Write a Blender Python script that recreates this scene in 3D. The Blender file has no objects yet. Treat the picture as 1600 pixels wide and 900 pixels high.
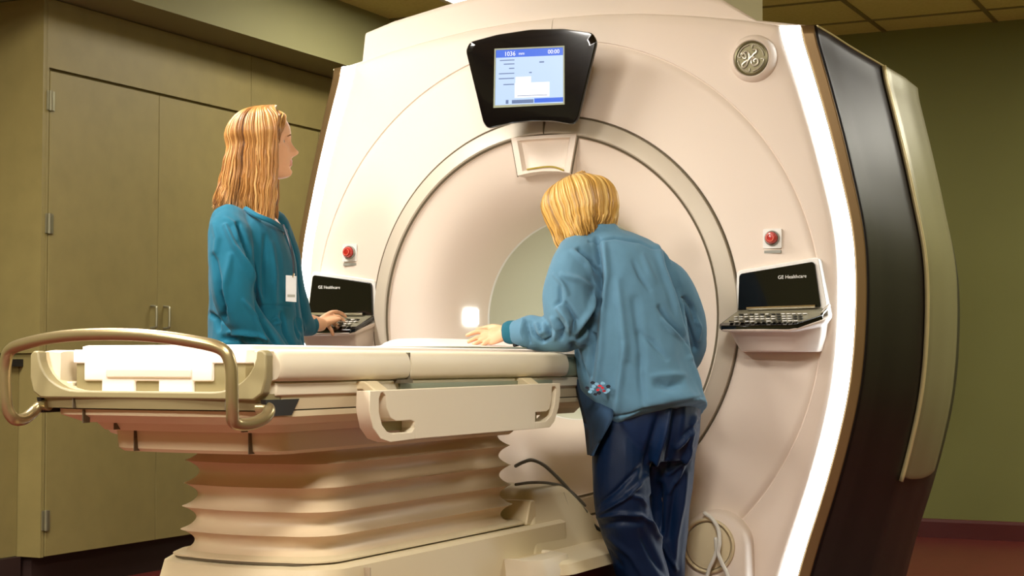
import bpy, bmesh, math, random
from mathutils import Vector, Matrix, noise
C = bpy.context.scene.collection
SC = bpy.context.scene
PI = math.pi
random.seed(7)

# ------------------------------------------------------------------ camera model
CF = 2600.0; CT = math.radians(26); CH = 565.0
CAM = Vector((2.325, -5.033, 0.95))
_p = math.atan((CH-450)/CF)
FW = Vector((-math.sin(CT)*math.cos(_p), math.cos(CT)*math.cos(_p), math.sin(_p)))
RT = Vector((math.cos(CT), math.sin(CT), 0))
UP = RT.cross(FW)
def ray(x, y): return FW + RT*((x-800)/CF) + UP*((450-y)/CF)
def at(x, y, ax, v):
    """world point seen at photo pixel (x, y) on the plane axis = v"""
    d = ray(x, y); return CAM + d*((v-CAM[ax])/d[ax])
def dp(x, y, depth): return CAM + ray(x, y)*depth
def pj(q):
    v = q-CAM; z = v.dot(FW)
    return 800+CF*v.dot(RT)/z, 450-CF*v.dot(UP)/z

cd = bpy.data.cameras.new('camera'); cam = bpy.data.objects.new('camera', cd); C.objects.link(cam)
cd.sensor_width = 36; cd.lens = CF/1600*36; cd.clip_start = 0.05; cd.clip_end = 60
mw = Matrix((RT, UP, -FW)).transposed().to_4x4(); mw.translation = CAM
cam.matrix_world = mw
SC.camera = cam

# ------------------------------------------------------------------ materials
def lin(c):
    c /= 255.0
    return c/12.92 if c <= 0.04045 else ((c+0.055)/1.055)**2.4
def rgb(r, g, b): return (lin(r), lin(g), lin(b), 1)
def mat(name, col, rough=0.5, metal=0.0, emit=None, est=0, noise_amt=0.0, nscale=20, bump=0.0, bscale=200, coat=0.0, spec=0.5, stretch=None, sheen=0.0, sss=0.0):
    m = bpy.data.materials.new(name); m.use_nodes = True
    nt = m.node_tree; N = nt.nodes; L = nt.links; b = N['Principled BSDF']
    b.inputs['Base Color'].default_value = col; b.inputs['Roughness'].default_value = rough
    b.inputs['Metallic'].default_value = metal; b.inputs['Coat Weight'].default_value = coat
    b.inputs['Specular IOR Level'].default_value = spec
    b.inputs['Sheen Weight'].default_value = sheen
    if sss:
        b.inputs['Subsurface Weight'].default_value = sss
        b.inputs['Subsurface Radius'].default_value = (0.012, 0.004, 0.002); b.inputs['Subsurface Scale'].default_value = 1.0
    if emit: b.inputs['Emission Color'].default_value = emit; b.inputs['Emission Strength'].default_value = est
    if noise_amt or bump:
        tc = N.new('ShaderNodeTexCoord'); src = tc.outputs['Object']
        if stretch:
            mp = N.new('ShaderNodeMapping'); mp.inputs['Scale'].default_value = stretch
            L.new(src, mp.inputs['Vector']); src = mp.outputs['Vector']
    if noise_amt:
        t = N.new('ShaderNodeTexNoise'); t.inputs['Scale'].default_value = nscale; t.inputs['Detail'].default_value = 5
        L.new(src, t.inputs['Vector'])
        mx = N.new('ShaderNodeMix'); mx.data_type = 'RGBA'
        mx.inputs[6].default_value = tuple(max(0, c*(1-noise_amt)) for c in col[:3])+(1,)
        mx.inputs[7].default_value = tuple(min(1, c*(1+noise_amt)) for c in col[:3])+(1,)
        L.new(t.outputs['Fac'], mx.inputs[0]); L.new(mx.outputs[2], b.inputs['Base Color'])
    if bump:
        t = N.new('ShaderNodeTexNoise'); t.inputs['Scale'].default_value = bscale; t.inputs['Detail'].default_value = 3
        L.new(src, t.inputs['Vector'])
        bp = N.new('ShaderNodeBump'); bp.inputs['Strength'].default_value = bump; bp.inputs['Distance'].default_value = 0.002
        L.new(t.outputs['Fac'], bp.inputs['Height']); L.new(bp.outputs['Normal'], b.inputs['Normal'])
    return m

PLASTIC = mat('scanner_plastic', rgb(231, 215, 200), 0.5)
PLASTIC2 = mat('crown_plastic', rgb(231, 215, 200), 0.55)
BEIGE = mat('table_plastic', rgb(214, 197, 160), 0.5)
BEIGE_SHADE = mat('table_plastic_shaded', rgb(140, 128, 90), 0.5)  # table beige darkened: the shade on the foot end is in the colour
BEIGE3 = mat('rail_plastic', rgb(222, 209, 182), 0.5)
WHITE = mat('white_board', rgb(242, 228, 220), 0.5)
GROOVE = mat('seam_dark', rgb(96, 84, 62), 0.7)
GROOVE2 = mat('seam_soft', rgb(168, 150, 124), 0.6)
BLACKGAP = mat('gap_black', rgb(22, 18, 14), 0.6)
RINGM = mat('ring_silver', rgb(204, 192, 174), 0.45, metal=0.1)
GOLD = mat('side_bronze', rgb(136, 110, 74), 0.35, metal=0.6)
BLACKP = mat('side_black_gloss', rgb(16, 8, 8), 0.4, spec=.3)
OLIVEP = mat('side_olive_satin', rgb(128, 122, 88), 0.33, metal=0.3)
RIM = mat('side_rim', rgb(205, 190, 140), 0.3, metal=0.3)
LIGHTS = mat('strip_light_white', rgb(240, 250, 255), 0.4, emit=(0.86, 0.95, 1.0, 1), est=6)
BORE = mat('bore_liner_grey', rgb(204, 202, 182), 0.4)
BORELIGHT = mat('bore_light_white', rgb(240, 250, 255), 0.4, emit=(0.85, 0.97, 1.0, 1), est=5)
GLASSB = mat('gloss_black_glass', rgb(10, 7, 7), 0.12, coat=.3, spec=.35)
KEYS = mat('keypad_grey', rgb(150, 144, 122), 0.35, metal=0.3)
KEYD = mat('key_dark', rgb(40, 38, 34), 0.4)
WHITET = mat('white_print', rgb(235, 232, 226), 0.5)
GREYT = mat('grey_print', rgb(150, 150, 140), 0.5)
CHROME = mat('chrome', rgb(225, 220, 210), 0.15, metal=1.0)
STEEL = mat('brushed_handle', rgb(164, 146, 106), 0.28, metal=0.75)
RED = mat('red_button', rgb(190, 40, 28), 0.3, coat=0.5)
WALLG = mat('olive_wall_paint', rgb(112, 112, 58), 0.75, noise_amt=0.06, nscale=3, bump=0.1, bscale=300)
LAM = mat('olive_laminate', rgb(132, 118, 70), 0.55, noise_amt=0.16, nscale=9, bump=0.05, bscale=400)
SOFF = mat('soffit_paint', rgb(128, 124, 82), 0.75, noise_amt=0.05, nscale=3)
FLOORM = mat('maroon_floor', rgb(92, 32, 27), 0.35, noise_amt=0.25, nscale=14)
BASEB = mat('maroon_baseboard', rgb(78, 26, 22), 0.4)
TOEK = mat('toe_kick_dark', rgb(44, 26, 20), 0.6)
HINGE = mat('hinge_metal', rgb(150, 145, 118), 0.4, metal=0.7)
CABLEG = mat('cable_grey', rgb(96, 92, 80), 0.5)
CABLEW = mat('cable_white', rgb(222, 218, 208), 0.35, coat=0.3)
LAMPD = mat('lamp_diffuser', rgb(250, 250, 245), 0.5, emit=(1, 0.97, 0.88, 1), est=6)
LAMPF = mat('lamp_frame', rgb(220, 215, 190), 0.5)
DUCT = mat('duct_paint', rgb(186, 176, 138), 0.6)
GREENG = mat('green_grey_plastic', rgb(142, 148, 122), 0.4)

def ceiling_mat():
    m = bpy.data.materials.new('ceiling_tile'); m.use_nodes = True
    nt = m.node_tree; N = nt.nodes; L = nt.links; b = N['Principled BSDF']
    b.inputs['Roughness'].default_value = 0.9
    tc = N.new('ShaderNodeTexCoord'); t = N.new('ShaderNodeTexNoise'); t.inputs['Scale'].default_value = 60
    t.inputs['Detail'].default_value = 6
    L.new(tc.outputs['Object'], t.inputs['Vector'])
    r = N.new('ShaderNodeValToRGB'); L.new(t.outputs['Fac'], r.inputs['Fac'])
    r.color_ramp.elements[0].color = rgb(192, 184, 104); r.color_ramp.elements[1].color = rgb(222, 212, 136)
    L.new(r.outputs['Color'], b.inputs['Base Color'])
    return m
CEILM = ceiling_mat()
TBAR = mat('ceiling_bar', rgb(122, 112, 60), 0.6)

# ------------------------------------------------------------------ mesh helpers
def add_box(bm, lo, hi, mi=0):
    vs = [bm.verts.new((x, y, z)) for x in (lo[0], hi[0]) for y in (lo[1], hi[1]) for z in (lo[2], hi[2])]
    fs = [(0, 1, 3, 2), (4, 6, 7, 5), (0, 4, 5, 1), (2, 3, 7, 6), (0, 2, 6, 4), (1, 5, 7, 3)]
    out = []
    for f in fs:
        g = bm.faces.new([vs[i] for i in f]); g.material_index = mi; out.append(g)
    return vs
def add_loft(bm, rings, closed=True, cap=True, mi=0, loop=False):
    R = [[bm.verts.new(p) for p in r] for r in rings]
    n = len(R[0]); m = len(R)
    for i in range(m if loop else m-1):
        a = R[i]; b = R[(i+1) % m]
        for j in range(n if closed else n-1):
            k = (j+1) % n
            f = bm.faces.new((a[j], a[k], b[k], b[j])); f.material_index = mi
    if cap and not loop:
        for r, s in ((R[0], -1), (R[-1], 1)):
            try: f = bm.faces.new(r[::s]); f.material_index = mi
            except ValueError: pass
    return R
def frames(pts):
    """parallel transport frames"""
    T = []
    for i in range(len(pts)):
        a = pts[max(0, i-1)]; b = pts[min(len(pts)-1, i+1)]
        t = (b-a); T.append(t.normalized() if t.length > 1e-9 else Vector((0, 0, 1)))
    u = T[0].orthogonal().normalized(); out = []
    for t in T:
        u = (u-t*u.dot(t)); u = u.normalized() if u.length > 1e-6 else t.orthogonal().normalized()
        out.append((t, u, t.cross(u)))
    return out
def cat(pts, n=6):
    P = [Vector(p) for p in pts]; out = []
    for i in range(len(P)-1):
        a = P[max(0, i-1)]; b = P[i]; c = P[i+1]; d = P[min(len(P)-1, i+2)]
        for k in range(n):
            t = k/n
            out.append(0.5*((2*b)+(c-a)*t+(2*a-5*b+4*c-d)*t*t+(3*b-a-3*c+d)*t**3))
    out.append(P[-1]); return out
def cats(vals, n=6):
    return [v.x for v in cat([(v, 0, 0) for v in vals], n)]
def add_tube(bm, pts, r, n=12, mi=0, rnd=False, flat=1.0):
    P = [Vector(p) for p in pts]
    rr = list(r) if hasattr(r, '__len__') else [r]*len(P)
    if rnd:
        t0 = (P[0]-P[1]).normalized(); t1 = (P[-1]-P[-2]).normalized()
        pre = [P[0]+t0*rr[0]*0.95, P[0]+t0*rr[0]*0.8, P[0]+t0*rr[0]*0.45]
        post = [P[-1]+t1*rr[-1]*0.45, P[-1]+t1*rr[-1]*0.8, P[-1]+t1*rr[-1]*0.95]
        P = pre+P+post; rr = [rr[0]*0.25, rr[0]*0.6, rr[0]*0.9]+rr+[rr[-1]*0.9, rr[-1]*0.6, rr[-1]*0.25]
    fr = frames(P)
    rings = []
    for p, (t, u, v), q in zip(P, fr, rr):
        rings.append([p+u*(math.cos(2*PI*k/n)*q)+v*(math.sin(2*PI*k/n)*q*flat) for k in range(n)])
    return add_loft(bm, rings, mi=mi)
def add_prism(bm, poly, ax, a, b, mi=0, mib=None):
    """2-D polygon extruded along axis ax from a to b"""
    def P(p, w):
        q = list(p); q.insert(ax, w); return q
    r0 = [bm.verts.new(P(p, a)) for p in poly]; r1 = [bm.verts.new(P(p, b)) for p in poly]
    n = len(poly)
    for i in range(n):
        f = bm.faces.new((r0[i], r0[(i+1) % n], r1[(i+1) % n], r1[i])); f.material_index = mi if mib is None else mib
    f = bm.faces.new(r0[::-1]); f.material_index = mi
    f = bm.faces.new(r1); f.material_index = mi
def revolve(bm, prof, cx, cz, n=128, mi=0, a0=0, a1=2*PI):
    """profile of (radius, y) turned about the y axis through (cx, cz)"""
    full = abs(a1-a0-2*PI) < 1e-6
    k = n if full else n+1
    rings = [[(cx+r*math.cos(a0+(a1-a0)*j/n), y, cz+r*math.sin(a0+(a1-a0)*j/n)) for j in range(k)] for r, y in prof]
    return add_loft(bm, rings, closed=full, cap=False, mi=mi)
def BM(): return bmesh.new()
def smoothstep(t): t = max(0, min(1, t)); return t*t*(3-2*t)
def interp(tab, x):
    if x <= tab[0][0]: return tab[0][1]
    for (a, b), (c, d) in zip(tab, tab[1:]):
        if x <= c: return b+(d-b)*(x-a)/(c-a)
    return tab[-1][1]
def round_poly(poly, r, n=5):
    """round the corners of a 2-D polygon; r may be a list"""
    out = []; m = len(poly)
    for i in range(m):
        p = Vector(poly[i]); a = Vector(poly[i-1]); b = Vector(poly[(i+1) % m])
        rr = r[i] if hasattr(r, '__len__') else r
        if rr <= 0: out.append(tuple(p)); continue
        da = (a-p); db = (b-p); rr = min(rr, da.length*0.49, db.length*0.49)
        s = p+da.normalized()*rr; e = p+db.normalized()*rr
        for k in range(n+1):
            t = k/n
            out.append(tuple(s*(1-t)**2+p*2*t*(1-t)+e*t*t))
    return out

def tag(o, label=None, cat_=None, group=None, kind=None):
    if label: o['label'] = label
    if cat_: o['category'] = cat_
    if group: o['group'] = group
    if kind: o['kind'] = kind
    return o
def empty(name, loc, label, cat_, group=None):
    o = bpy.data.objects.new(name, None); C.objects.link(o); o.location = loc; o.empty_display_size = 0.1
    o['_w'] = list(loc)
    return tag(o, label, cat_, group)
def wloc(o):
    return Vector(o['_w']) if '_w' in o.keys() else Vector(o.location)
def obj(name, bm, m, parent=None, smooth=True, bevel=0.0, seg=2, solid=0.0, angle=40, recalc=True, label=None):
    """link a bmesh built in world coordinates as one object with its origin at its own centre"""
    if recalc: bmesh.ops.recalc_face_normals(bm, faces=bm.faces[:])
    vs = [v.co for v in bm.verts]
    c = Vector([(min(v[i] for v in vs)+max(v[i] for v in vs))/2 for i in range(3)])
    bmesh.ops.translate(bm, verts=bm.verts[:], vec=-c)
    me = bpy.data.meshes.new(name); bm.to_mesh(me); bm.free()
    o = bpy.data.objects.new(name, me); C.objects.link(o)
    for q in (m if isinstance(m, (list, tuple)) else [m]): me.materials.append(q)
    if smooth:
        for p in me.polygons: p.use_smooth = True
        try: me.set_sharp_from_angle(angle=math.radians(angle))
        except Exception: pass
    if solid:
        s = o.modifiers.new('solid', 'SOLIDIFY'); s.thickness = solid; s.offset = -1
    if bevel:
        b = o.modifiers.new('bevel', 'BEVEL'); b.width = bevel; b.segments = seg; b.limit_method = 'ANGLE'; b.angle_limit = math.radians(35)
        b.harden_normals = False
    if parent is not None:
        o.parent = parent; o.location = c-wloc(parent)
    else: o.location = c
    o['_w'] = list(c)
    if label: o['label'] = label
    return o
def struct(name, bm, m, **k):
    o = obj(name, bm, m, **k); o['kind'] = 'structure'; return o
def text_bm(bm, s, size, origin, xdir, zdir, depth=0.001, mi=0, align='CENTER', shear=0.0):
    cu = bpy.data.curves.new('t', 'FONT'); cu.body = s; cu.size = size; cu.align_x = align; cu.align_y = 'CENTER'
    cu.extrude = depth/2; cu.resolution_u = 3; cu.shear = shear
    to = bpy.data.objects.new('t', cu); C.objects.link(to)
    me = to.to_mesh()
    X = Vector(xdir).normalized(); Z = Vector(zdir).normalized(); Y = X.cross(Z)
    vs = [bm.verts.new(Vector(origin)+X*v.co.x+Z*v.co.y+Y*v.co.z) for v in me.vertices]
    for p in me.polygons:
        try: f = bm.faces.new([vs[i] for i in p.vertices]); f.material_index = mi
        except ValueError: pass
    to.to_mesh_clear(); bpy.data.objects.remove(to); bpy.data.curves.remove(cu)
def catrings(R, sub=4):
    out = []
    n = len(R[0]); cols = [cat([r[j] for r in R], sub) for j in range(n)]
    return [[cols[j][i] for j in range(n)] for i in range(len(cols[0]))]

# ------------------------------------------------------------------ the room
CZ = 2.78
b = BM(); add_box(b, (-3.2, -7.5, -0.1), (3.6, 4.2, 0)); struct('floor', b, FLOORM, smooth=False)
b = BM(); add_box(b, (-3.2, 4.1, 0), (3.6, 4.2, CZ)); struct('wall_back', b, WALLG, smooth=False)
b = BM(); add_box(b, (-3.2, -7.5, 0), (-3.1, 4.1, CZ)); struct('wall_left', b, WALLG, smooth=False)
b = BM(); add_box(b, (3.5, -7.5, 0), (3.6, 4.1, CZ)); struct('wall_right', b, WALLG, smooth=False)
b = BM(); add_box(b, (-3.2, -7.6, 0), (3.6, -7.5, CZ)); struct('wall_front', b, WALLG, smooth=False)
b = BM(); add_box(b, (-3.2, -7.6, CZ), (3.6, 4.2, CZ+0.1))
for k in range(-6, 6):
    x = 0.17+0.6*k
    if -3.1 < x < 3.5: add_box(b, (x-0.012, -7.5, CZ-0.006), (x+0.012, 4.1, CZ+0.001), 1)
for k in range(-18, 2):
    y = 3.19+0.575*k
    if y < 4.1: add_box(b, (-3.1, y-0.012, CZ-0.0055), (3.5, y+0.012, CZ+0.001), 1)
struct('ceiling', b, [CEILM, TBAR], smooth=False)
b = BM(); add_box(b, (-2.13, -7.5, 2.46), (-3.1, 4.1, CZ)); struct('trim_1', b, SOFF, smooth=False)
b = BM()
add_prism(b, [(4.1, 0), (4.085, 0), (4.085, 0.085), (4.09, 0.1), (4.1, 0.102)], 0, -3.1, 3.5)
struct('baseboard_back', b, BASEB, smooth=False)
b = BM(); add_box(b, (3.485, -7.5, 0), (3.5, 4.085, 0.1)); struct('baseboard_right', b, BASEB, smooth=False)

# tall cabinets along the left wall, pairs of doors
CX = -2.4
def handle(y, z0, z1, parent, name='handle'):
    hb = BM()
    add_tube(hb, cat([(CX-0.001, y, z1), (CX+0.028, y, z1-0.004), (CX+0.032, y, z1-0.02), (CX+0.032, y, z0+0.02), (CX+0.028, y, z0+0.004), (CX-0.001, y, z0)], 5), 0.0055, 8)
    obj(name, hb, HINGE, parent)
def hinge(p, parent, ax='x'):
    hb = BM(); x, y, z = p
    add_box(hb, (x-0.001, y-0.022, z-0.04), (x+0.006, y+0.022, z+0.04))
    add_tube(hb, [(x+0.008, y-0.003, z-0.042), (x+0.008, y-0.003, z+0.042)], 0.007, 8)
    obj('hinge', hb, HINGE, parent)
y0 = 0.27
widths = [0.72, 0.74]
ys = [0.27, 1.725, 2.93, 4.08]
labels = ['olive laminate tall double door cabinet whose two pull handles show left of the standing woman',
          'olive laminate tall cabinet directly behind the standing woman, beside the scanner',
          'olive laminate tall cabinet in the far left corner behind the scanner']
for i in range(3):
    a, c = ys[i], ys[i+1]
    t = empty('tall_cabinet', (-2.75, (a+c)/2, 0), labels[i], 'cabinet', 'tall cabinets along the left wall')
    bb = BM(); add_box(bb, (-3.095, a, 0.15), (CX-0.022, c-0.003, 2.455))
    add_box(bb, (CX-0.022, a, 2.168), (CX, c-0.003, 2.455))
    add_box(bb, (CX-0.022, a, 0.15), (CX, a+0.012, 2.168))
    obj('body', bb, LAM, t, smooth=False)
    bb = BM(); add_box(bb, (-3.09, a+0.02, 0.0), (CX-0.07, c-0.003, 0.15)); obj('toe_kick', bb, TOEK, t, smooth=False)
    mid = a+0.02+(c-a-0.02)*0.5
    for s, (d0, d1) in enumerate(((a+0.02, mid-0.0015), (mid+0.0015, c-0.006))):
        bb = BM(); add_box(bb, (CX-0.018, d0, 0.152), (CX, d1, 2.155)); dd = obj('door', bb, LAM, t, bevel=0.0015, smooth=False)
        hy = d1-0.045 if s == 0 else d0+0.045
        handle(hy, 1.10, 1.20, dd)
        if s == 0:
            for hz in (2.03, 1.52, 0.80, 0.30): hinge((CX, d0-0.001, hz), dd)
# the cabinet run that turns the corner at the very left
t = empty('corner_cabinet', (-2.78, 0.2, 0), 'olive laminate corner cabinet with drawer and low door at the left picture edge', 'cabinet')
FY = 0.262
bb = BM(); add_box(bb, (-3.095, FY-0.0, 0.15), (CX, 0.268, 2.455)); add_box(bb, (-3.095, FY-0.016, 0.985), (CX-0.001, FY, 2.455))
obj('body', bb, LAM, t, smooth=False)
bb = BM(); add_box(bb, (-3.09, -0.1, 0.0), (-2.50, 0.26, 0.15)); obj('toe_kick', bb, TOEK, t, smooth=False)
bb = BM(); add_box(bb, (-3.095, -0.16, 0.152), (-2.522, 0.258, 0.93)); obj('low_body', bb, LAM, t, smooth=False)
bb = BM(); add_box(bb, (-3.095, -0.18, 0.80), (-2.51, -0.162, 0.925)); dr = obj('drawer', bb, LAM, t, bevel=0.002, smooth=False)
bb = BM(); add_box(bb, (-3.095, -0.18, 0.155), (-2.51, -0.162, 0.795)); dd = obj('door', bb, LAM, t, bevel=0.002, smooth=False)
for hz in (0.67, 0.25):
    hb = BM(); add_box(hb, (-2.512, -0.184, hz-0.035), (-2.49, -0.178, hz+0.035)); obj('hinge', hb, HINGE, dd, bevel=0.001)
bb = BM(); add_box(bb, (-3.095, -0.17, 0.93), (-2.50, 0.26, 0.96)); obj('worktop', bb, BLACKGAP, t, smooth=False)

# ceiling lights
def lamp(x, y, lab, w=0.6, l=1.15, power=60, col=(1, 0.93, 0.78)):
    t = empty('ceiling_light', (x, y, CZ), lab, 'ceiling light', 'recessed ceiling lights')
    bb = BM()
    for (a, c) in (((x-w/2, y-l/2), (x-w/2+0.03, y+l/2)), ((x+w/2-0.03, y-l/2), (x+w/2, y+l/2)), ((x-w/2+0.03, y-l/2), (x+w/2-0.03, y-l/2+0.03)), ((x-w/2+0.03, y+l/2-0.03), (x+w/2-0.03, y+l/2))):
        add_box(bb, (a[0], a[1], CZ-0.018), (c[0], c[1], CZ-0.001))
    obj('frame', bb, LAMPF, t, smooth=False)
    bb = BM(); add_box(bb, (x-w/2+0.031, y-l/2+0.031, CZ-0.010), (x+w/2-0.031, y+l/2-0.031, CZ-0.002)); obj('diffuser', bb, LAMPD, t, smooth=False)
    ld = bpy.data.lights.new('lamp', 'AREA'); ld.shape = 'RECTANGLE'; ld.size = w-0.08; ld.size_y = l-0.08; ld.energy = power; ld.color = col
    lo = bpy.data.objects.new('lamp_glow', ld); C.objects.link(lo); lo.parent = t; lo.location = (0, 0, -0.02)
    return t
lamp(-1.335, 1.84, 'recessed white ceiling light just above the top left of the scanner', power=9)
# ------------------------------------------------------------------ the scanner
GC = 1.10   # height of the bore axis
G = empty('mri_scanner', (0, 0.8, 0), 'large cream MRI scanner with round bore and glowing white side strips', 'scanner')
WT = [(0, .69), (.1, .722), (.28, .776), (.395, .812), (.506, .852), (.656, .898), (.76, .925), (.84, .944), (.947, .960), (1.04, .968), (1.14, .973), (1.24, .973), (1.34, .967), (1.44, .948), (1.52, .928), (1.63, .902), (1.75, .868), (1.85, .838), (1.96, .802), (2.017, .783)]
def Wf(z):   # smoothed half width of the front cover
    return sum(interp(WT, max(0, min(2.017, z+d))) for d in (-.06, -.03, 0, .03, .06))/5
TA = [(0, 2.114), (.154, 2.112), (.32, 2.101), (.49, 2.078), (.63, 2.054), (.74, 2.030), (.79, 2.017)]
outline = []
nz = 60
for i in range(nz+1):
    z = 2.017*i/nz; outline.append((Wf(z), z))
top = [(.783*(1-k/20), interp(TA, .783*(1-k/20)+1e-6)) for k in range(1, 21)]
outline += top
outline += [(-x, z) for x, z in top[-2::-1]]
outline += [(-Wf(2.017*i/nz), 2.017*i/nz) for i in range(nz, -1, -1)]
def out_r(a):
    dx, dz = math.cos(a), math.sin(a); best = 9
    n = len(outline)
    for i in range(n):
        x1, z1 = outline[i]; x2, z2 = outline[(i+1) % n]; z1 -= GC; z2 -= GC
        ex, ez = x2-x1, z2-z1; den = dx*ez-dz*ex
        if abs(den) < 1e-12: continue
        t = (x1*ez-z1*ex)/den; s = (x1*dz-z1*dx)/den
        if t > 0 and -1e-6 <= s <= 1+1e-6: best = min(best, t)
    return best
NA = 360
angs = [2*PI*k/NA for k in range(NA)]
for cx_, cz_ in ((.69, 0), (-.69, 0), (.783, 2.017), (-.783, 2.017)):
    a = math.atan2(cz_-GC, cx_) % (2*PI)
    k = min(range(NA), key=lambda i: abs(angs[i]-a)); angs[k] = a
RO = [out_r(a) for a in angs]
prof = [(.669, .060, 0), (.669, .006, 0), (.673, .000, 0), (.72, .004, 0), (.78, .011, 0), (.84, .019, 0), (.90, .027, 0), (.922, .030, 0), (.9245, .0335, 0), (.927, .0335, 0), (.9295, .0300, 0)]
rings = []
for r, y, _ in prof: rings.append([(r*math.cos(a), y, GC+r*math.sin(a)) for a in angs])
for t, y in ((.35, .036), (.7, .044), (.93, .051), (.985, .058), (1.0, .068), (1.0, .11)):
    rings.append([((.9295+(o-.9295)*t)*math.cos(a), y, GC+(.9295+(o-.9295)*t)*math.sin(a)) for a, o in zip(angs, RO)])
b = BM(); add_loft(b, rings, cap=False)
# seams: top centre, low left and right
def seam(bm, p, q, y, w=0.0018, mi=1):
    p = Vector((p[0], y, p[1])); q = Vector((q[0], y, q[1])); d = (q-p).normalized(); n = d.cross(Vector((0, 1, 0)))*w
    vs = [bm.verts.new(v) for v in (p+n, q+n, q-n, p-n)]; f = bm.faces.new(vs); f.material_index = mi
obj('front_cover', b, PLASTIC, G, angle=50, recalc=True)
b = BM(); add_tube(b, [(0, .0310, 2.032), (0, .0365, 2.058), (0, .0445, 2.088), (0, .052, 2.107), (0, .060, 2.1125)], .0016, 6); obj('cover_seam', b, GROOVE2, G)

def zt(y): return interp([(.05, 2.017), (.15, 2.010), (.3, 1.978), (.5, 1.945), (.9, 1.925), (1.3, 1.88), (1.65, 1.80)], y)
def sx(y, zr): return interp([(.05, 0), (.064, .002), (.074, .047), (.077, .050), (.090, .080), (.096, .083), (.20, .102), (.3, .125), (.4, .146), (.5, .168), (.7, .184), (.9, .187), (1.1, .165), (1.35, .09), (1.65, -.06)], y)*(1+.28*((zr-1.1)/.9)**2*(1 if zr > 1.1 else .5))
def side_pt(s, y, t, off=0):
    z = t*zt(y); zr = t*2.017
    return (s*(Wf(zr)+sx(y, zr)+off), y, z)
def side_patch(name, s, ylist, m, t0=0, t1=1, off=0, n=70, solid=.012, nsub=4, bevel=0, roundend=0, label=None):
    yy = []
    for a, c in zip(ylist, ylist[1:]):
        yy += [a+(c-a)*k/nsub for k in range(nsub)]
    yy.append(ylist[-1])
    rings = []
    for y in yy:
        u = (y-ylist[0])/(ylist[-1]-ylist[0])
        tt0 = t0
        if roundend: tt0 = t0+roundend*(1-math.sqrt(max(0, 1-(2*u-1)**2*.96)))*1.0
        rings.append([side_pt(s, y, tt0+(t1-tt0)*k/n, off) for k in range(n+1)])
    b = BM(); add_loft(b, rings, closed=False, cap=False)
    # thickness by hand, towards the machine's middle
    o = obj(name, b, m, G, angle=50, label=label)
    md = o.modifiers.new('solid', 'SOLIDIFY'); md.thickness = solid; md.offset = 0
    if bevel:
        bv = o.modifiers.new('bevel', 'BEVEL'); bv.width = bevel; bv.segments = 2; bv.limit_method = 'ANGLE'
    return o
for s in (1, -1):
    side_patch('light_strip', s, [.064, .069, .074], LIGHTS, solid=.006)
    side_patch('bronze_edge', s, [.077, .083, .090], GOLD, off=-.001, solid=.008)
    side_patch('black_side_panel', s, [.092, .14, .20, .3, .4, .5, .7, .9, 1.1, 1.35, 1.65], BLACKP, off=-.002, solid=.008)
    side_patch('olive_side_panel', s, [.50, .7, .88], OLIVEP, t0=.285, t1=.998, off=.009, solid=.014, bevel=.004, roundend=.012)
    side_patch('side_rim', s, [.494, .5], RIM, t0=.285, t1=.998, off=.011, solid=.014)
for s in (1, -1):
    b = BM(); add_tube(b, [side_pt(s, y, 1.0, .002) for y in (.10, .2, .3, .4, .5, .6, .7, .8, .88)], .004, 8); obj('top_edge_highlight', b, RIM, G)  # cream tube stands in for the edge light along the panel top
# the top skin and the back plate
b = BM(); rings = []
for y in (.068, .11, .2, .3, .5, .7, .9, 1.1, 1.35, 1.65):
    r = []
    for k in range(41):
        u = -1+2*k/40
        xe = Wf(2.017)+sx(y, 2.017)
        r.append((u*xe, y, zt(y)-.002+(interp(TA, abs(u)*.783)-2.017)*(1-.5*smoothstep(y/1.6))))
    rings.append(r)
add_loft(b, rings, closed=False, cap=False); o = obj('top_cover', b, PLASTIC2, G, angle=50, solid=.006)
b = BM()
def back_r(a):
    return out_r(a)*.9
rings = [[(.36*math.cos(a), 1.66, GC+.36*math.sin(a)) for a in angs], [(.60*math.cos(a), 1.69, GC+.60*math.sin(a)) for a in angs], [(min(r, .95)*.93*math.cos(a), 1.64, max(0.0, GC+min(r, .95)*.93*math.sin(a))) for a, r in zip(angs, RO)]]
add_loft(b, rings, cap=False); obj('rear_cover', b, PLASTIC2, G, solid=.01)
# the crown on top
cp = [(-.765, 2.02), (-.753, 2.134), (-.64, 2.165), (-.43, 2.203), (-.2, 2.236), (.05, 2.25), (.25, 2.235), (.42, 2.195), (.587, 2.127), (.678, 2.064), (.73, 2.03)]
b = BM()
rings = []
for y, k in ((.074, .0), (.078, .96), (.086, 1.0), (.30, 1.0), (.6, .98), (1.0, .85), (1.4, .5)):
    if k == 0: k = .9
    rings.append([(x, y, 2.0+(z-2.0)*k if z > 2.04 else z) for x, z in cp])
add_loft(b, rings); obj('top_crown', b, PLASTIC2, G, angle=30)

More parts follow.
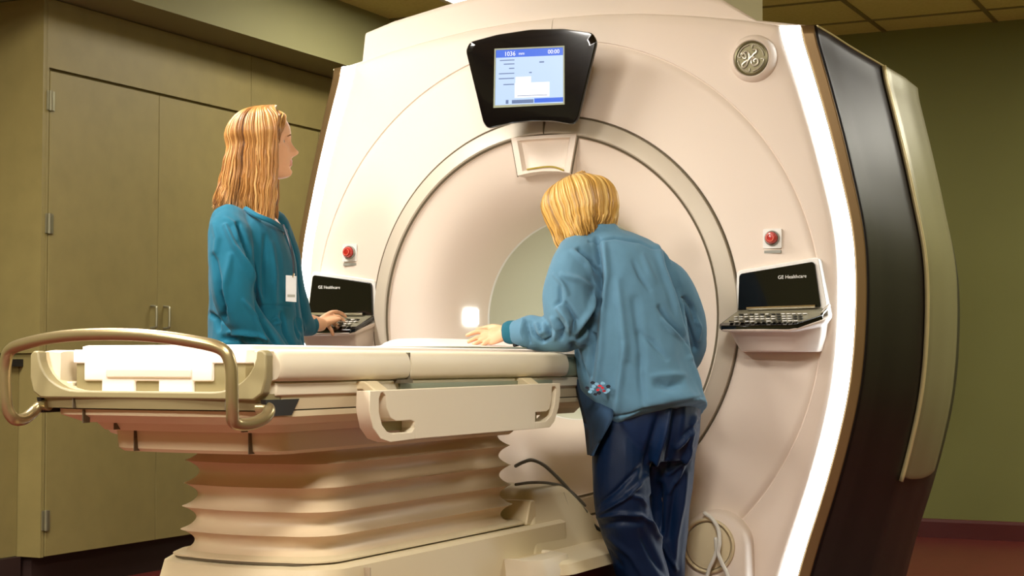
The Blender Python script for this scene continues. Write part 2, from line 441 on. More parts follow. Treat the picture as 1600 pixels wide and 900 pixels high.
# bore ring, funnel and liner
b = BM(); revolve(b, [(.668, .03), (.668, .004), (.664, -.008), (.655, -.012), (.622, -.024), (.613, -.026), (.608, -.022), (.606, -.01), (.606, .03)], 0, GC, 160); obj('bore_ring', b, RINGM, G)
b = BM(); add_box(b, (-.0015, -.029, GC+.609), (.0015, .0, GC+.667)); obj('ring_seam', b, GROOVE, G, smooth=False)
b = BM(); revolve(b, [(.6665, -.002), (.6705, -.0025), (.6705, .01), (.6665, .01)], 0, GC, 160); obj('ring_gasket', b, GROOVE, G)
b = BM(); revolve(b, [(.6005, -.0195), (.6075, -.0235), (.6075, .01), (.6005, .01)], 0, GC, 160); obj('funnel_gasket', b, GROOVE, G)
FP = [(.601, -.020), (.598, -.012), (.57, -.004), (.53, .008), (.49, .024), (.455, .045), (.425, .073), (.40, .105), (.382, .14), (.368, .18), (.358, .22), (.352, .26)]
def fr_(y):   # funnel radius at depth y
    return interp([(p[1], p[0]) for p in FP[2:]], y)
b = BM(); revolve(b, FP, 0, GC, 160); obj('bore_funnel', b, PLASTIC, G, recalc=False)
b = BM(); revolve(b, [(.352, .258), (.349, .262), (.349, .268), (.351, .272)], 0, GC, 160); obj('liner_seam', b, WHITET, G, recalc=False)
b = BM(); revolve(b, [(.351, .272), (.35, .8), (.35, 1.3), (.36, 1.66)], 0, GC, 128); obj('bore_liner', b, BORE, G, recalc=False)
for s in (1, -1):
    b = BM(); rings = []
    for k in range(7):
        y = .136+(.197-.136)*k/6; r = fr_(y)-.003
        rings.append([(s*r*math.cos(a), y, GC+.007+r*math.sin(a)) for a in [(-.070+.140*j/8) for j in range(9)]])
    add_loft(b, rings, closed=False, cap=False); obj('bore_light', b, BORELIGHT, G, solid=.004)

ld = bpy.data.lights.new('bore_lamp', 'AREA'); ld.shape = 'RECTANGLE'; ld.size = .08; ld.size_y = .5; ld.energy = 1.7; ld.color = (1, 1, .92)
lo = bpy.data.objects.new('bore_lamp', ld); C.objects.link(lo); lo.parent = G; lo.location = Vector((.15, .75, 1.39))-Vector((0, .8, 0)); lo.rotation_euler = (0, math.radians(28), 0)
b = BM(); add_box(b, (.09, .5, 1.395), (.21, 1.0, 1.44)); obj('bore_lamp_housing', b, LAMPF, G, bevel=.01)
# camera housing at the top of the bore
b = BM()
kp = [(-.122, GC+.603), (-.06, GC+.6045), (0, GC+.605), (.06, GC+.6045), (.122, GC+.603), (.097, GC+.472), (.05, GC+.480), (0, GC+.483), (-.05, GC+.480), (-.097, GC+.472)]
kc = Vector((0, GC+.545)); rings = []
for sc, y in ((1.0, .06), (1.0, -.022), (.985, -.027), (.80, -.027), (.72, -.012), (.55, -.006), (.05, -.004)):
    rings.append([(kc.x+(x-kc.x)*sc, y, kc.y+(z-kc.y)*sc) for x, z in kp])
add_loft(b, rings); kh = obj('bore_camera_housing', b, PLASTIC, G, angle=30)
b = BM(); pts = cat([(-.06, -.029, GC+.492), (0, -.03, GC+.497), (.04, -.03, GC+.495), (.075, -.029, GC+.482)], 5); add_tube(b, pts, .003, 6); obj('slot_line', b, mat('slot_yellow', rgb(170, 150, 60), .5), kh)
for s in (1, -1):
    b = BM(); add_tube(b, [(s*.124, -.019, GC+.601), (s*.0985, -.019, GC+.470)], .0025, 6); obj('housing_gap', b, GROOVE, kh)

# display above the bore
DY = -.135
o2 = [(-.238, 1.990), (-.222, 2.018), (-.12, 2.034), (0, 2.040), (.12, 2.032), (.222, 2.010), (.238, 1.980), (.172, 1.735), (.155, 1.716), (.08, 1.732), (0, 1.737), (-.08, 1.734), (-.155, 1.722), (-.172, 1.742)]
b = BM(); cc = Vector((0, 1.88)); rings = []
sm = [(p.x, p.y) for p in [Vector((q[0], q[1])) for q in round_poly(o2, .012, 3)]]
for sc, y in ((.50, .03), (.62, -.04), (.90, DY+.045), (.985, DY+.022), (1.0, DY+.014), (1.0, DY+.004), (.985, DY), (.9, DY-.0005)):
    rings.append([(cc.x+(x-cc.x)*sc, y, cc.y+(z-cc.y)*sc) for x, z in sm])
add_loft(b, rings); D = obj('display', b, GLASSB, G, angle=45)
b = BM(); q = [(-.131, 1.789), (-.127, 1.986), (.127, 1.975), (.127, 1.783)]
qi = [(-.126, 1.797), (-.122, 1.981), (.122, 1.970), (.122, 1.789)]
for i in range(4):
    j = (i+1) % 4
    add_prism(b, [q[i], q[j], qi[j], qi[i]], 1, DY-.003, DY)
obj('screen_bezel', b, GREENG, D, smooth=False)
def emis(name, c, s): return mat(name, (0.01, 0.01, 0.01, 1), .3, emit=c, est=s)
SB = emis('screen_blue', rgb(14, 92, 215), .58); SP = emis('screen_pale', rgb(188, 212, 246), .56); SW = emis('screen_white', (1, 1, 1, 1), .56); SG = emis('screen_text', rgb(96, 120, 165), .5)
b = BM()
def sq(u0, v0, u1, v1, mi, y):   # rectangle in screen fractions
    def P(u, v):
        l = Vector(qi[0]).lerp(Vector(qi[1]), v); r = Vector(qi[3]).lerp(Vector(qi[2]), v); p = l.lerp(r, u); return (p.x, y, p.y)
    f = b.faces.new([b.verts.new(P(*w)) for w in ((u0, v0), (u1, v0), (u1, v1), (u0, v1))]); f.material_index = mi
Y0 = DY-.0010; Y1 = DY-.0014; Y2 = DY-.0018
sq(0, 0, 1, 1, 1, Y0); sq(0, .86, 1, 1, 0, Y1); sq(.58, .02, 1, .10, 0, Y1); sq(.25, .02, .57, .085, 3, Y1); sq(.16, .02, .20, .09, 3, Y1)
sq(.29, .12, .80, .39, 2, Y1); sq(.30, .39, .53, .50, 2, Y1)
sq(.33, .15, .77, .16, 3, Y2); sq(.33, .25, .77, .255, 1, Y2)
for v, u0 in ((.80, .06), (.73, .12), (.65, .20), (.56, .05), (.47, .05), (.36, .12)): sq(u0, v, .28, v+.018, 3, Y1)
sq(.65, .74, .72, .765, 3, Y1); sq(.50, .56, .54, .58, 3, Y1)
X = (1, 0, -.035); Z = (0, 0, 1)
text_bm(b, '1036', .021, (-.071, Y2, 1.9640), X, Z, .0004, 2); text_bm(b, 'mm', .014, (-.028, Y2, 1.9620), X, Z, .0004, 2); text_bm(b, '00:00', .019, (.088, Y2, 1.9585), X, Z, .0004, 2)
obj('screen', b, [SB, SP, SW, SG], D, smooth=False, recalc=False)

# round monogram badge
b = BM(); bc = (.705, 1.914)
def disc_rev(bm, prof, c, mi=0, n=48): return revolve(bm, prof, c[0], c[1], n, mi)
disc_rev(b, [(.080, .052), (.078, .040), (.070, .028), (.060, .022), (.057, .024), (.054, .030)], bc); LG = obj('badge', b, PLASTIC2, G)
b = BM(); disc_rev(b, [(.0555, .034), (.0555, .021), (.049, .019), (.0485, .023), (.001, .023)], bc); obj('badge_disc', b, mat('badge_dark', rgb(104, 96, 66), .35, metal=.5), LG)
b = BM(); BR = mat('badge_silver', rgb(205, 198, 180), .3, metal=.5)
yb = .0205
def bt(pts, r=.0034): add_tube(b, cat([(bc[0]+x, yb, bc[1]+z) for x, z in pts], 6), r, 6, rnd=True)
# the script letters: left loop-tailed, right curled
bt([(-.026, .014), (-.018, .022), (-.010, .020), (-.006, .008), (-.010, -.010), (-.018, -.026), (-.027, -.027), (-.028, -.018), (-.018, -.010), (-.006, -.004), (.002, .006)])
bt([(-.028, .006), (-.032, .014), (-.026, .020), (-.018, .012), (-.016, .002), (-.022, .000), (-.027, .005)], .0028)
bt([(.008, .026), (.017, .027), (.018, .018), (.010, .012), (.005, .004), (.012, .001)])
bt([(.012, .001), (.002, -.006), (.002, -.018), (.011, -.025), (.022, -.020), (.024, -.010), (.018, -.003), (.010, -.008), (.012, -.014)])
for k in range(4):
    a0 = PI/4+k*PI/2
    bt([(.043*math.cos(a0+d), .043*math.sin(a0+d)) for d in (-.62, -.3, 0, .3, .62)]+[(.034*math.cos(a0+.66), .034*math.sin(a0+.66))], .0022)
obj('badge_monogram', b, BR, LG)

# emergency stop buttons
for s in (1, -1):
    x, z = s*.775, 1.333
    b = BM(); add_prism(b, round_poly([(x-.030, z-.028), (x+.030, z-.028), (x+.030, z+.034), (x-.030, z+.034)], .006), 1, .008, .055); pl = obj('stop_button_plate', b, WHITET, G, smooth=False)
    b = BM(); revolve(b, [(.024, .009), (.024, .002), (.021, .000), (.0195, .002)], x, z+.004, 32); obj('stop_button_collar', b, GREYT, pl)
    b = BM(); revolve(b, [(.019, .009), (.019, -.008), (.015, -.014), (.001, -.016)], x, z+.004, 32)
    obj('stop_button', b, RED, pl)
    b = BM(); revolve(b, [(.012, -.0150), (.012, -.0172), (.010, -.0172), (.010, -.0150)], x, z+.004, 24); obj('button_mark', b, mat('button_mark_pink', rgb(225, 120, 100), .5), pl)
    b = BM(); add_prism(b, [(x-.027, z-.043), (x+.027, z-.043), (x+.027, z-.034), (x-.027, z-.034)], 1, .010, .050); obj('button_caption', b, GREYT, pl, smooth=False)

# control consoles left and right of the bore
def console(s):
    T = empty('c', (0, 0, 0), '', '')
    bpy.data.objects.remove(T)
    X_ = lambda v: s*v
    # white shell
    b = BM()
    def plan(z, k, sl=0, yb_=.05):
        p = [(.662+k*.0, yb_), (.655+k*.04, -.150+k*.075), (.668+k*.045, -.165+k*.08), (.880-k*.02, -.168+k*.085), (.900-k*.02, -.158+k*.085), (.958-k*.035, -.072+k*.05), (.962-k*.035, -.05+k*.04), (.955-k*.03, yb_)]
        return [(X_(x), y, z+sl*max(0, min(.165, y+.165))) for x, y in p]
    rings = [plan(1.049, -.02, .31), plan(1.040, .05, .28), plan(1.034, .45, .2), plan(1.026, .62), plan(.995, .92), plan(.984, 1.02), plan(.980, 1.15)]
    add_loft(b, rings); sh = obj('console_shell', b, PLASTIC, G, angle=30, bevel=.003)
    # surround and back of the screen
    b = BM()
    add_prism(b, [(X_(x), z) for x, z in round_poly([(.655, 1.070), (.662, 1.236), (.925, 1.273), (.958, 1.08)], [.004, .014, .014, .02])], 1, -.004, .055)
    obj('screen_surround', b, WHITET, sh, bevel=.003)
    b = BM()
    add_prism(b, [(X_(x), z) for x, z in round_poly([(.668, 1.112), (.673, 1.226), (.915, 1.259), (.934, 1.118)], [.004, .012, .012, .006])], 1, -.014, .0)
    sc = obj('console_screen', b, GLASSB, sh, bevel=.002)
    b = BM(); tx = .835 if s > 0 else .835
    text_bm(b, 'GE Healthcare', .0155, (X_(.845), -.0146, 1.213), (1, 0, .03*s), (0, 0, 1), .0006)
    obj('screen_lettering', b, WHITET, sc, smooth=False, recalc=False)
    # keypad tray
    b = BM()
    tp = [(.664, .0, 1.112), (.652, -.150, 1.0645), (.664, -.165, 1.060), (.880, -.169, 1.060), (.902, -.158, 1.063), (.956, -.072, 1.090), (.945, .0, 1.114)]
    r0 = [(X_(x), y, z) for x, y, z in tp]; r1 = [(X_(x), y, z-.014) for x, y, z in tp]
    add_loft(b, [r1, r0]); tr = obj('keypad_tray', b, GLASSB, sh, bevel=.003)
    b = BM(); cx_ = .80; 
    tpi = [(cx_+(x-cx_)*.955, -.085+(y+.085)*.93, z+.0012) for x, y, z in tp]
    add_loft(b, [[(X_(x), y, z-.004) for x, y, z in tpi], [(X_(x), y, z) for x, y, z in tpi]]); obj('keypad_plate', b, KEYS, tr, smooth=False)
    b = BM(); rr = random.Random(3)
    for r in range(4):
        for k in range(13):
            x = .688+k*.0170+(.008 if r % 2 else 0); y = -.138+r*.024; z = 1.0655+(y+.15)*.325+.0025
            if x > .905: continue
            mi = 1 if rr.random() < .45 else 0
            p = [(X_(x+dx), y+dy) for dx, dy in ((-.0055, -.007), (.0055, -.007), (.0055, .007), (-.0055, .007))]
            f0 = [(a, c, z) for a, c in p]; f1 = [(a, c, z+.003) for a, c in p]; add_loft(b, [f0, f1], mi=mi)
    obj('keys', b, [WHITET, KEYD], tr, smooth=False)
    b = BM(); add_tube(b, [(X_(.70), -.022, 1.116), (X_(.92), -.022, 1.120)], .006, 8); obj('tray_chrome_bar', b, CHROME, tr)
    b = BM()
    add_tube(b, [(X_(.95), -.060, 1.098), (X_(.956), .0, 1.122)], .006, 8); obj('tray_side_bar', b, CHROME, tr)
    return sh
console(1); console(-1)

# round bosses low on the cover
for s in (1, -1):
    cx_, cz_ = s*.588, .372
    b = BM()
    def shape(r, k=1): return [(cx_+r*math.cos(a), cz_+r*math.sin(a)) for a in [PI*j/24 for j in range(25)]]+[(cx_-r, 0.0), (cx_+r, 0.0)]
    rings = [[(x, y, z) for x, z in shape(r)] for r, y in ((.112, .05), (.110, -.015), (.104, -.030), (.095, -.036))]
    add_loft(b, rings); bo = obj('leg_boss', b, PLASTIC, G, angle=45)
    cx2 = cx_-.012*s
    b = BM(); revolve(b, [(.086, -.030), (.086, -.046), (.081, -.050), (.077, -.046), (.076, -.040)], cx2, cz_, 48); obj('boss_ring', b, BEIGE, bo)
    b = BM(); revolve(b, [(.075, -.032), (.072, -.043), (.055, -.047), (.001, -.048)], cx2, cz_, 48); obj('boss_cap', b, BEIGE, bo)

# cable duct between the scanner and the ceiling
b = BM(); add_box(b, (.10, .50, 2.10), (.455, .95, CZ-.0)); T = obj('cable_duct', b, DUCT, G, bevel=.004)
b = BM(); add_box(b, (.09, .49, 2.74), (.465, .96, CZ)); obj('duct_collar', b, DUCT, T, smooth=False)
# ------------------------------------------------------------------ the patient table
TB = empty('patient_table', (0, -1.2, 0), 'cream docked patient table on a pleated bellows column with tubular end handle', 'table')
def plan(hw, y0, y1, r0, r1, bow=0.0, n=8):
    """rounded plan outline; foot end at y0 (bowed), head end at y1"""
    P = []
    def corner(cx, cy, r, a0):
        for k in range(n+1):
            a = a0+PI/2*k/n; P.append((cx+r*math.cos(a), cy+r*math.sin(a)))
    corner(hw-r1, y1-r1, r1, 0); corner(-hw+r1, y1-r1, r1, PI/2)
    corner(-hw+r0, y0+r0, r0, PI)
    for k in range(1, 8):
        u = -1+2*k/8; P.append((u*(hw-r0), y0-bow*(1-u*u)))
    corner(hw-r0, y0+r0, r0, 3*PI/2)
    return P
def slab(name, levels, m, parent, **k):
    b = BM(); add_loft(b, [[(x, y, z) for x, y in plan(*lv[1:])] for lv in levels for z in (lv[0],)])
    return obj(name, b, m, parent, **k)
# U-shaped body (trough) seen at the foot end
u_out = [(-.315, .972), (-.31, .92), (-.30, .885), (-.285, .880), (.285, .880), (.30, .885), (.31, .92), (.315, .972)]
inner = []
for k in range(9):
    t = k/8; a = PI/2*t
    inner.append((.300-.115*(1-math.cos(a)), .972-.088*math.sin(a)))
u_in = inner+[(-x, z) for x, z in inner[::-1]]
b = BM(); add_prism(b, u_out+u_in, 1, -2.085, -.25); obj('table_body', b, BEIGE, TB, angle=30)
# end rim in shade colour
def scale2(P, cx, cz, s): return [(cx+(x-cx)*s, cz+(z-cz)*s) for x, z in P]
b = BM(); rim_in = [(x*.90, z-.0) for x, z in inner]; 
endp = [(-.322, .966), (-.322, .915), (-.312, .882), (-.29, .868), (.29, .868), (.312, .882), (.322, .915), (.322, .966), (.312, .975)]+[(x-.002, z+.001) for x, z in inner]+[(-x+.002, z+.001) for x, z in inner[::-1]]+[(-.312, .975)]
add_prism(b, endp, 1, -2.108, -2.080); obj('foot_end_panel', b, BEIGE_SHADE, TB, bevel=.004, angle=30)
# side rails with a joint each
for s in (1, -1):
    for nm, a, c in (('side_rail', -2.07, -1.513), ('side_rail', -1.507, -.57)):
        cs = round_poly([(s*.262, .905), (s*.330, .908), (s*.338, .940), (s*.328, .972), (s*.300, .977), (s*.262, .974)], [.004, .014, .014, .012, .006, .002], 4)
        b = BM(); rings = []
        ya = [a, a+.006, a+.02, c-.006, c] if a < -2 else [a, a+.004, c-.01, c-.003, c]
        kk = [.90, .97, 1, 1, .97] if a < -2 else [.97, 1, 1, .985, .95]
        for y, k_ in zip(ya, kk): rings.append([(s*.30+(x-s*.30)*k_, y, .94+(z-.94)*k_) for x, z in cs])
        add_loft(b, rings); rl = obj(nm, b, BEIGE3, TB, angle=35)
    b = BM(); add_box(b, (min(s*.27, s*.330), -1.514, .906), (max(s*.27, s*.330), -1.506, .972)); add_box(b, (min(s*.27, s*.334), -1.56, .898), (max(s*.27, s*.334), -1.50, .907)); obj('rail_joint', b, GROOVE, TB, smooth=False)
    b = BM(); add_prism(b, [(s*.262, .90), (s*.318, .905), (s*.325, .94), (s*.315, .965), (s*.262, .967)], 1, -.566, -.28); obj('rail_end', b, GREENG, TB, bevel=.006)
    b = BM(); add_box(b, (min(s*.24, s*.316), -2.06, .876), (max(s*.24, s*.316), -.30, .905)); obj('under_rail', b, BEIGE3, TB, bevel=.004)
    b = BM(); add_box(b, (min(s*.25, s*.322), -1.54, .866), (max(s*.25, s*.322), -.66, .897)); add_box(b, (min(s*.25, s*.326), -1.705, .862), (max(s*.25, s*.326), -1.695, .905), 1)
    add_box(b, (min(s*.25, s*.326), -.835, .862), (max(s*.25, s*.326), -.822, .905), 1); obj('rail_track', b, [GREENG, BLACKGAP], TB, smooth=False)
# body layers below
slab('end_band', [(.881, .312, -2.095, -2.035, .03, .005, .012), (.846, .308, -2.088, -2.035, .03, .005, .012)], BEIGE_SHADE, TB, angle=30)
slab('side_band', [(.881, .312, -2.034, -.25, .005, .03, 0), (.846, .306, -2.034, -.25, .005, .03, 0)], BEIGE, TB, angle=30)
slab('underbody', [(.843, .304, -2.070, -.28, .07, .03, .014), (.83, .304, -2.068, -.28, .07, .03, .014), (.812, .275, -2.03, -.30, .08, .03, .014), (.811, .262, -2.0, -.30, .08, .03, .012), (.793, .250, -1.985, -.32, .08, .03, .012)], BEIGE, TB, angle=30, bevel=.002)
slab('underbody_gap', [(.847, .298, -2.06, -.3, .06, .03, .01), (.842, .298, -2.06, -.3, .06, .03, .01)], GROOVE, TB)
slab('lift_box', [(.794, .237, -1.945, -.70, .06, .05, .012), (.750, .234, -1.94, -.70, .06, .05, .012), (.742, .226, -1.93, -.71, .06, .05, .012)], BEIGE, TB, angle=30)
for x, z0, z1, y in ((-.20, .846, .881, -2.1005), (.215, .846, .881, -2.0995), (-.19, .812, .842, -2.078), (.21, .812, .842, -2.077), (-.16, .795, .810, -2.006), (.19, .795, .810, -2.004), (-.145, .744, .792, -1.953), (.172, .744, .792, -1.951)):
    b = BM(); add_box(b, (x-.0013, y-.0035, z0), (x+.0013, y+.02, z1)); obj('end_seam', b, GROOVE, TB, smooth=False)
for s in (1, -1):
    b = BM(); add_prism(b, [(-2.085, .834), (-2.095, .869), (-1.965, .869), (-1.995, .834)], 0, s*.300, s*.3125) ; obj('side_slot', b, BLACKGAP, TB, smooth=False)
# white stepped cradle board lying in the trough
b = BM()
st = [(-.238, .977), (-.238, .946), (-.206, .946), (-.206, .907), (-.155, .907), (-.155, .880), (-.062, .880), (-.062, .907), (.004, .907), (.004, .880), (.098, .880), (.098, .907), (.150, .907), (.150, .946), (.238, .946), (.238, .977)]
add_prism(b, st, 1, -2.060, -.10); CR = obj('cradle_board', b, WHITE, TB, bevel=.003)
b = BM(); add_box(b, (-.140, -2.064, .914), (.095, -2.058, .934)); obj('cradle_grip', b, PLASTIC, CR, bevel=.008, seg=3)
slab('cradle_pad', [(.976, .235, -2.05, -.12, .03, .03, 0), (.984, .235, -2.05, -.12, .03, .03, 0), (.987, .228, -2.04, -.13, .03, .03, 0)], WHITE, CR)
b = BM(); add_prism(b, [(-.232, .882), (.232, .882), (.232, .965), (-.232, .965)], 1, -2.054, -2.0); obj('cradle_filler', b, BEIGE_SHADE, TB, smooth=False)
# foot handle
hp = [(.318, -2.105, .832), (.308, -2.145, .820), (.298, -2.185, .824), (.303, -2.20, .85), (.305, -2.205, .90), (.302, -2.207, .945), (.285, -2.212, .975), (.23, -2.222, .990), (.12, -2.235, 1.004), (0, -2.24, 1.008)]
full = hp+[(-x, y, z) for x, y, z in hp[-2::-1]]
b = BM(); add_tube(b, cat([(.285, -2.085, .852), (.312, -2.082, .850)]+full+[(-.312, -2.082, .850), (-.285, -2.085, .852)], 6), .0135, 14); obj('foot_handle', b, STEEL, TB)
# bellows
b = BM(); rings = []
zt_, zb_ = .745, .487; per = (zt_-zb_)/4.6
N_ = 46*2
for i in range(N_+1):
    z = zt_-(zt_-zb_)*i/N_; ph = ((zt_-z)/per+.35) % 1.0
    off = .012-.026*math.sin(PI*ph)**.8
    hw = .205+off+.010*(1-(z-zb_)/(zt_-zb_)); y0 = -1.72-off-.012*(1-(z-zb_)/(zt_-zb_)); y1 = -.66+off
    rings.append([(x, y, z) for x, y in plan(hw, y0, y1, .10, .10, .02)])
add_loft(b, rings); obj('bellows', b, mat('bellows_vinyl', rgb(216, 194, 160), .45), TB, angle=50)
# pedestal
slab('base_lip', [(.492, .222, -1.735, -.62, .09, .08, .02), (.484, .235, -1.75, -.60, .09, .08, .02), (.480, .235, -1.75, -.60, .09, .08, .02)], BEIGE, TB, angle=30)
slab('base_lip_gap', [(.4805, .228, -1.75, -.61, .09, .08, .02), (.474, .228, -1.75, -.61, .09, .08, .02)], GROOVE, TB)
slab('base', [(.475, .250, -1.74, -.40, .10, .06, .02), (.466, .258, -1.76, -.38, .10, .06, .02), (.40, .262, -1.785, -.37, .10, .06, .02), (.06, .285, -1.84, -.30, .10, .06, .02), (.0, .285, -1.84, -.30, .10, .06, .02)], BEIGE, TB, angle=30)
for s in (1, -1):
    b = BM(); add_box(b, (min(s*.25, s*.276), -1.602, .10), (max(s*.25, s*.276), -1.598, .46)); obj('base_seam', b, GROOVE2, TB, smooth=False)
# docking tower against the scanner
b = BM(); add_prism(b, round_poly([(-.68, .38), (-.64, .48), (-.565, .574), (-.33, .574), (-.20, .49), (-.08, .36)], [0, .02, .03, .04, .04, 0], 5), 0, -.215, .215)
for v in b.verts: v.co.x *= 1+.28*max(0, min(1, (.574-v.co.z)/.2))
obj('dock_tower', b, BEIGE, TB, bevel=.025, seg=5, angle=60)
for s in (1, -1):
    b = BM(); add_tube(b, [(s*.222, -.36, .55), (s*.262, -.33, .40)], .0015, 5); obj('tower_seam', b, GROOVE2, TB)
b = BM(); add_prism(b, round_poly([(-.66, .475), (-.63, .545), (-.60, .545), (-.585, .475)], .01), 0, -.12, .238); obj('dock_latch', b, BEIGE, TB, bevel=.006)
slab('dock_foot', [(.395, .25, -.80, -.0, .06, .02, .01), (.385, .36, -.76, -.0, .08, .02, .01), (.375, .385, -.745, -.0, .08, .02, .01), (.345, .395, -.74, -.0, .08, .02, .01)], BEIGE, TB, angle=30)
slab('dock_gap_shade', [(.346, .36, -.70, -.0, .06, .02, .01), (.0, .34, -.66, -.0, .06, .02, .01)], BASEB, TB)  # dark maroon block standing in for the shadowed gap under the foot
slab('dock_pedal_cover', [(.392, .27, -.86, -.60, .05, .03, .01), (.402, .31, -.855, -.61, .05, .03, .01), (.398, .36, -.85, -.62, .05, .03, .01), (.36, .372, -.845, -.62, .05, .03, .01), (.0, .33, -.84, -.64, .05, .03, .01)], BEIGE3, TB, angle=30)
# hinged side panels with J-shaped grips, hanging outside the rails
def side_panel(s):
    def Q(px, py): p = at(px, py, 0, .405); return (p.y, p.z)
    body = [Q(618, 611), (-.905, Q(618, 611)[1]), (-.80, .888), (-.80, .86)]
    L = [(-1.792, .884), (-1.62, .886), (-1.0, .889), (-.775, .889), (-.775, .862), (-.780, .845), (-.800, .815), (-.815, .812), (-.905, .812), (-.905, .766), (-1.55, .766), (-1.62, .766), (-1.62, .812), (-1.70, .812), (-1.725, .822), (-1.74, .85), (-1.745, .875), (-1.752, .880), (-1.765, .875), (-1.770, .85)]
    b = BM()
    body = [(-1.735, .884), (-.805, .889), (-.812, .84), (-.825, .818), (-.845, .812), (-.915, .812), (-.918, .767), (-1.585, .767), (-1.588, .808), (-1.605, .812), (-1.675, .812), (-1.70, .820), (-1.718, .845), (-1.722, .872)]
    jl = [(-1.792, .884), (-1.735, .884), (-1.722, .872), (-1.735, .880), (-1.745, .878), (-1.752, .865), (-1.752, .835), (-1.738, .805), (-1.715, .789), (-1.69, .784), (-1.60, .784), (-1.585, .795), (-1.585, .767), (-1.70, .764), (-1.745, .774), (-1.778, .800), (-1.795, .84)]
    jr = [(-.805, .889), (-.752, .889), (-.750, .86), (-.762, .82), (-.79, .783), (-.82, .768), (-.918, .767), (-.918, .785), (-.85, .785), (-.812, .800), (-.788, .83), (-.778, .875), (-.787, .881), (-.805, .880)]
    x0, x1 = s*.352, s*.388
    for P in (body, jl, jr): add_prism(b, P, 0, x0, x1)
    o = obj('side_panel', b, BEIGE3, TB, angle=30, bevel=.0045, seg=2)
    for y in (-1.70, -.86):
        b = BM(); add_prism(b, [(s*.30, .905), (s*.335, .905), (s*.365, .885), (s*.365, .84), (s*.35, .84), (s*.35, .87), (s*.33, .885), (s*.30, .885)], 1, y-.03, y+.03)
        obj('panel_bracket', b, BEIGE, o, bevel=.003)
    for a, c in ((-1.70, -1.592), (-.905, -.84)):
        b = BM(); add_box(b, (min(s*.352, s*.356), a, .788), (max(s*.352, s*.356), c, .81))
        obj('grip_backing', b, BEIGE_SHADE, o, smooth=False)
side_panel(1); side_panel(-1)

# padded plate lying on the table by the bore
T = empty('coil_plate', (0, -.55, .987), 'white domed receiver coil plate with grey-green edge lying on the table under the reaching hand', 'coil')
slab('plate_edge', [(.9875, .215, -1.02, -.16, .10, .06, .01), (.990, .218, -1.03, -.15, .10, .06, .01), (.992, .212, -1.02, -.16, .10, .06, .01)], GREENG, T)
b = BM(); add_loft(b, catrings([[Vector((x-sh, y, z)) for x, y in plan(hw, y0, -.18, min(.12, hw*.8), .04, .01)] for z, hw, y0, sh in ((.9915, .200, -.98, 0), (.9935, .170, -.95, .01), (.997, .125, -.90, .03), (1.006, .085, -.84, .075), (1.017, .055, -.76, .10), (1.020, .02, -.66, .11))], 3)); obj('plate_cover', b, WHITE, T, angle=60)
b = BM(); add_tube(b, cat([(.17, -.60, .999), (.19, -.50, 1.012), (.21, -.40, 1.006), (.215, -.30, .998)], 5), .006, 8); obj('plate_cord', b, BLACKGAP, T)

# cables
def cable(name, pts, r, m, lab, group=None):
    b = BM(); add_tube(b, cat(pts, 8), r, 8, rnd=True); o = obj(name, b, m); tag(o, lab, 'cable', group); return o
def ax(px, py, x): return at(px, py, 0, x)
cable('cable', [ax(806, 728, .19), ax(818, 722, .20), ax(832, 719, .20), ax(850, 727, .20), ax(868, 743, .20), ax(886, 762, .205), ax(903, 785, .225), ax(916, 800, .24)], .0055, CABLEG, 'grey cable arching from the bellows down over the docking tower')
cable('cable', [ax(806, 757, .19), ax(830, 754, .20), ax(858, 755, .20), ax(884, 762, .20), ax(905, 780, .215), ax(914, 790, .225)], .0045, CABLEG, 'grey cable lying flat across the top of the docking tower')
cable('cable', [ax(927, 820, .25), ax(934, 826, .26), ax(944, 829, .27), ax(956, 830, .28)], .006, BLACKGAP, 'short black cable end beside the dark trouser leg of the leaning woman')
def ay(px, py, y=-.075): return at(px, py, 1, y)
cable('white_cable', [ay(1118, 842, -.072), ay(1119, 852, -.072), ay(1119, 862, -.072), ay(1114, 876), ay(1107, 892), ay(1104, 915), ay(1108, 960), ay(1122, 985)], .006, CABLEW, 'white cable branching to the left below the round boss beside the trouser leg')
cable('white_cable', [ay(1101, 802, -.056), ay(1112, 810, -.06), ay(1122, 826, -.07), ay(1124, 848, -.088), ay(1122, 864, -.088), ay(1128, 880, -.088), ay(1136, 898, -.088), ay(1141, 930, -.088), ay(1135, 985, -.08)], .0065, CABLEW, 'white cable branching to the right below the round boss beside the trouser leg')
# ------------------------------------------------------------------ people
SKIN = mat('skin', rgb(226, 172, 132), 0.5, noise_amt=0.05, nscale=30, sss=0.08, bump=0.08, bscale=350)
LIPS = mat('lips', rgb(190, 112, 92), 0.45)
BROW = mat('brow', rgb(128, 84, 46), 0.7)
LASH = mat('lash', rgb(58, 38, 26), 0.7)
EYEW = mat('eye_white', rgb(230, 224, 214), 0.2, coat=.5)
IRIS = mat('iris', rgb(60, 60, 50), 0.2, coat=.5)
TEAL = mat('teal_scrub', rgb(12, 92, 116), 0.85, noise_amt=0.08, nscale=40, bump=0.25, bscale=700, sheen=.1, spec=.25)
BLUE = mat('blue_scrub', rgb(88, 128, 152), 0.88, noise_amt=0.09, nscale=30, bump=0.25, bscale=700, sheen=.1, spec=.25)
CUFF = mat('knit_cuff', rgb(18, 92, 112), 0.9, bump=0.4, bscale=300)
NAVY = mat('navy_trousers', rgb(5, 32, 66), 0.5, noise_amt=0.1, nscale=30, bump=0.2, bscale=500, spec=.3)
POCK = mat('dark_pocket_panel', rgb(32, 60, 88), 0.85, noise_amt=0.6, nscale=26, bump=0.3, bscale=400)
SHOE = mat('shoe_white', rgb(210, 208, 202), 0.5)
SOLE = mat('shoe_sole', rgb(90, 90, 92), 0.7)
NECKL = mat('lanyard', rgb(24, 30, 40), 0.6)

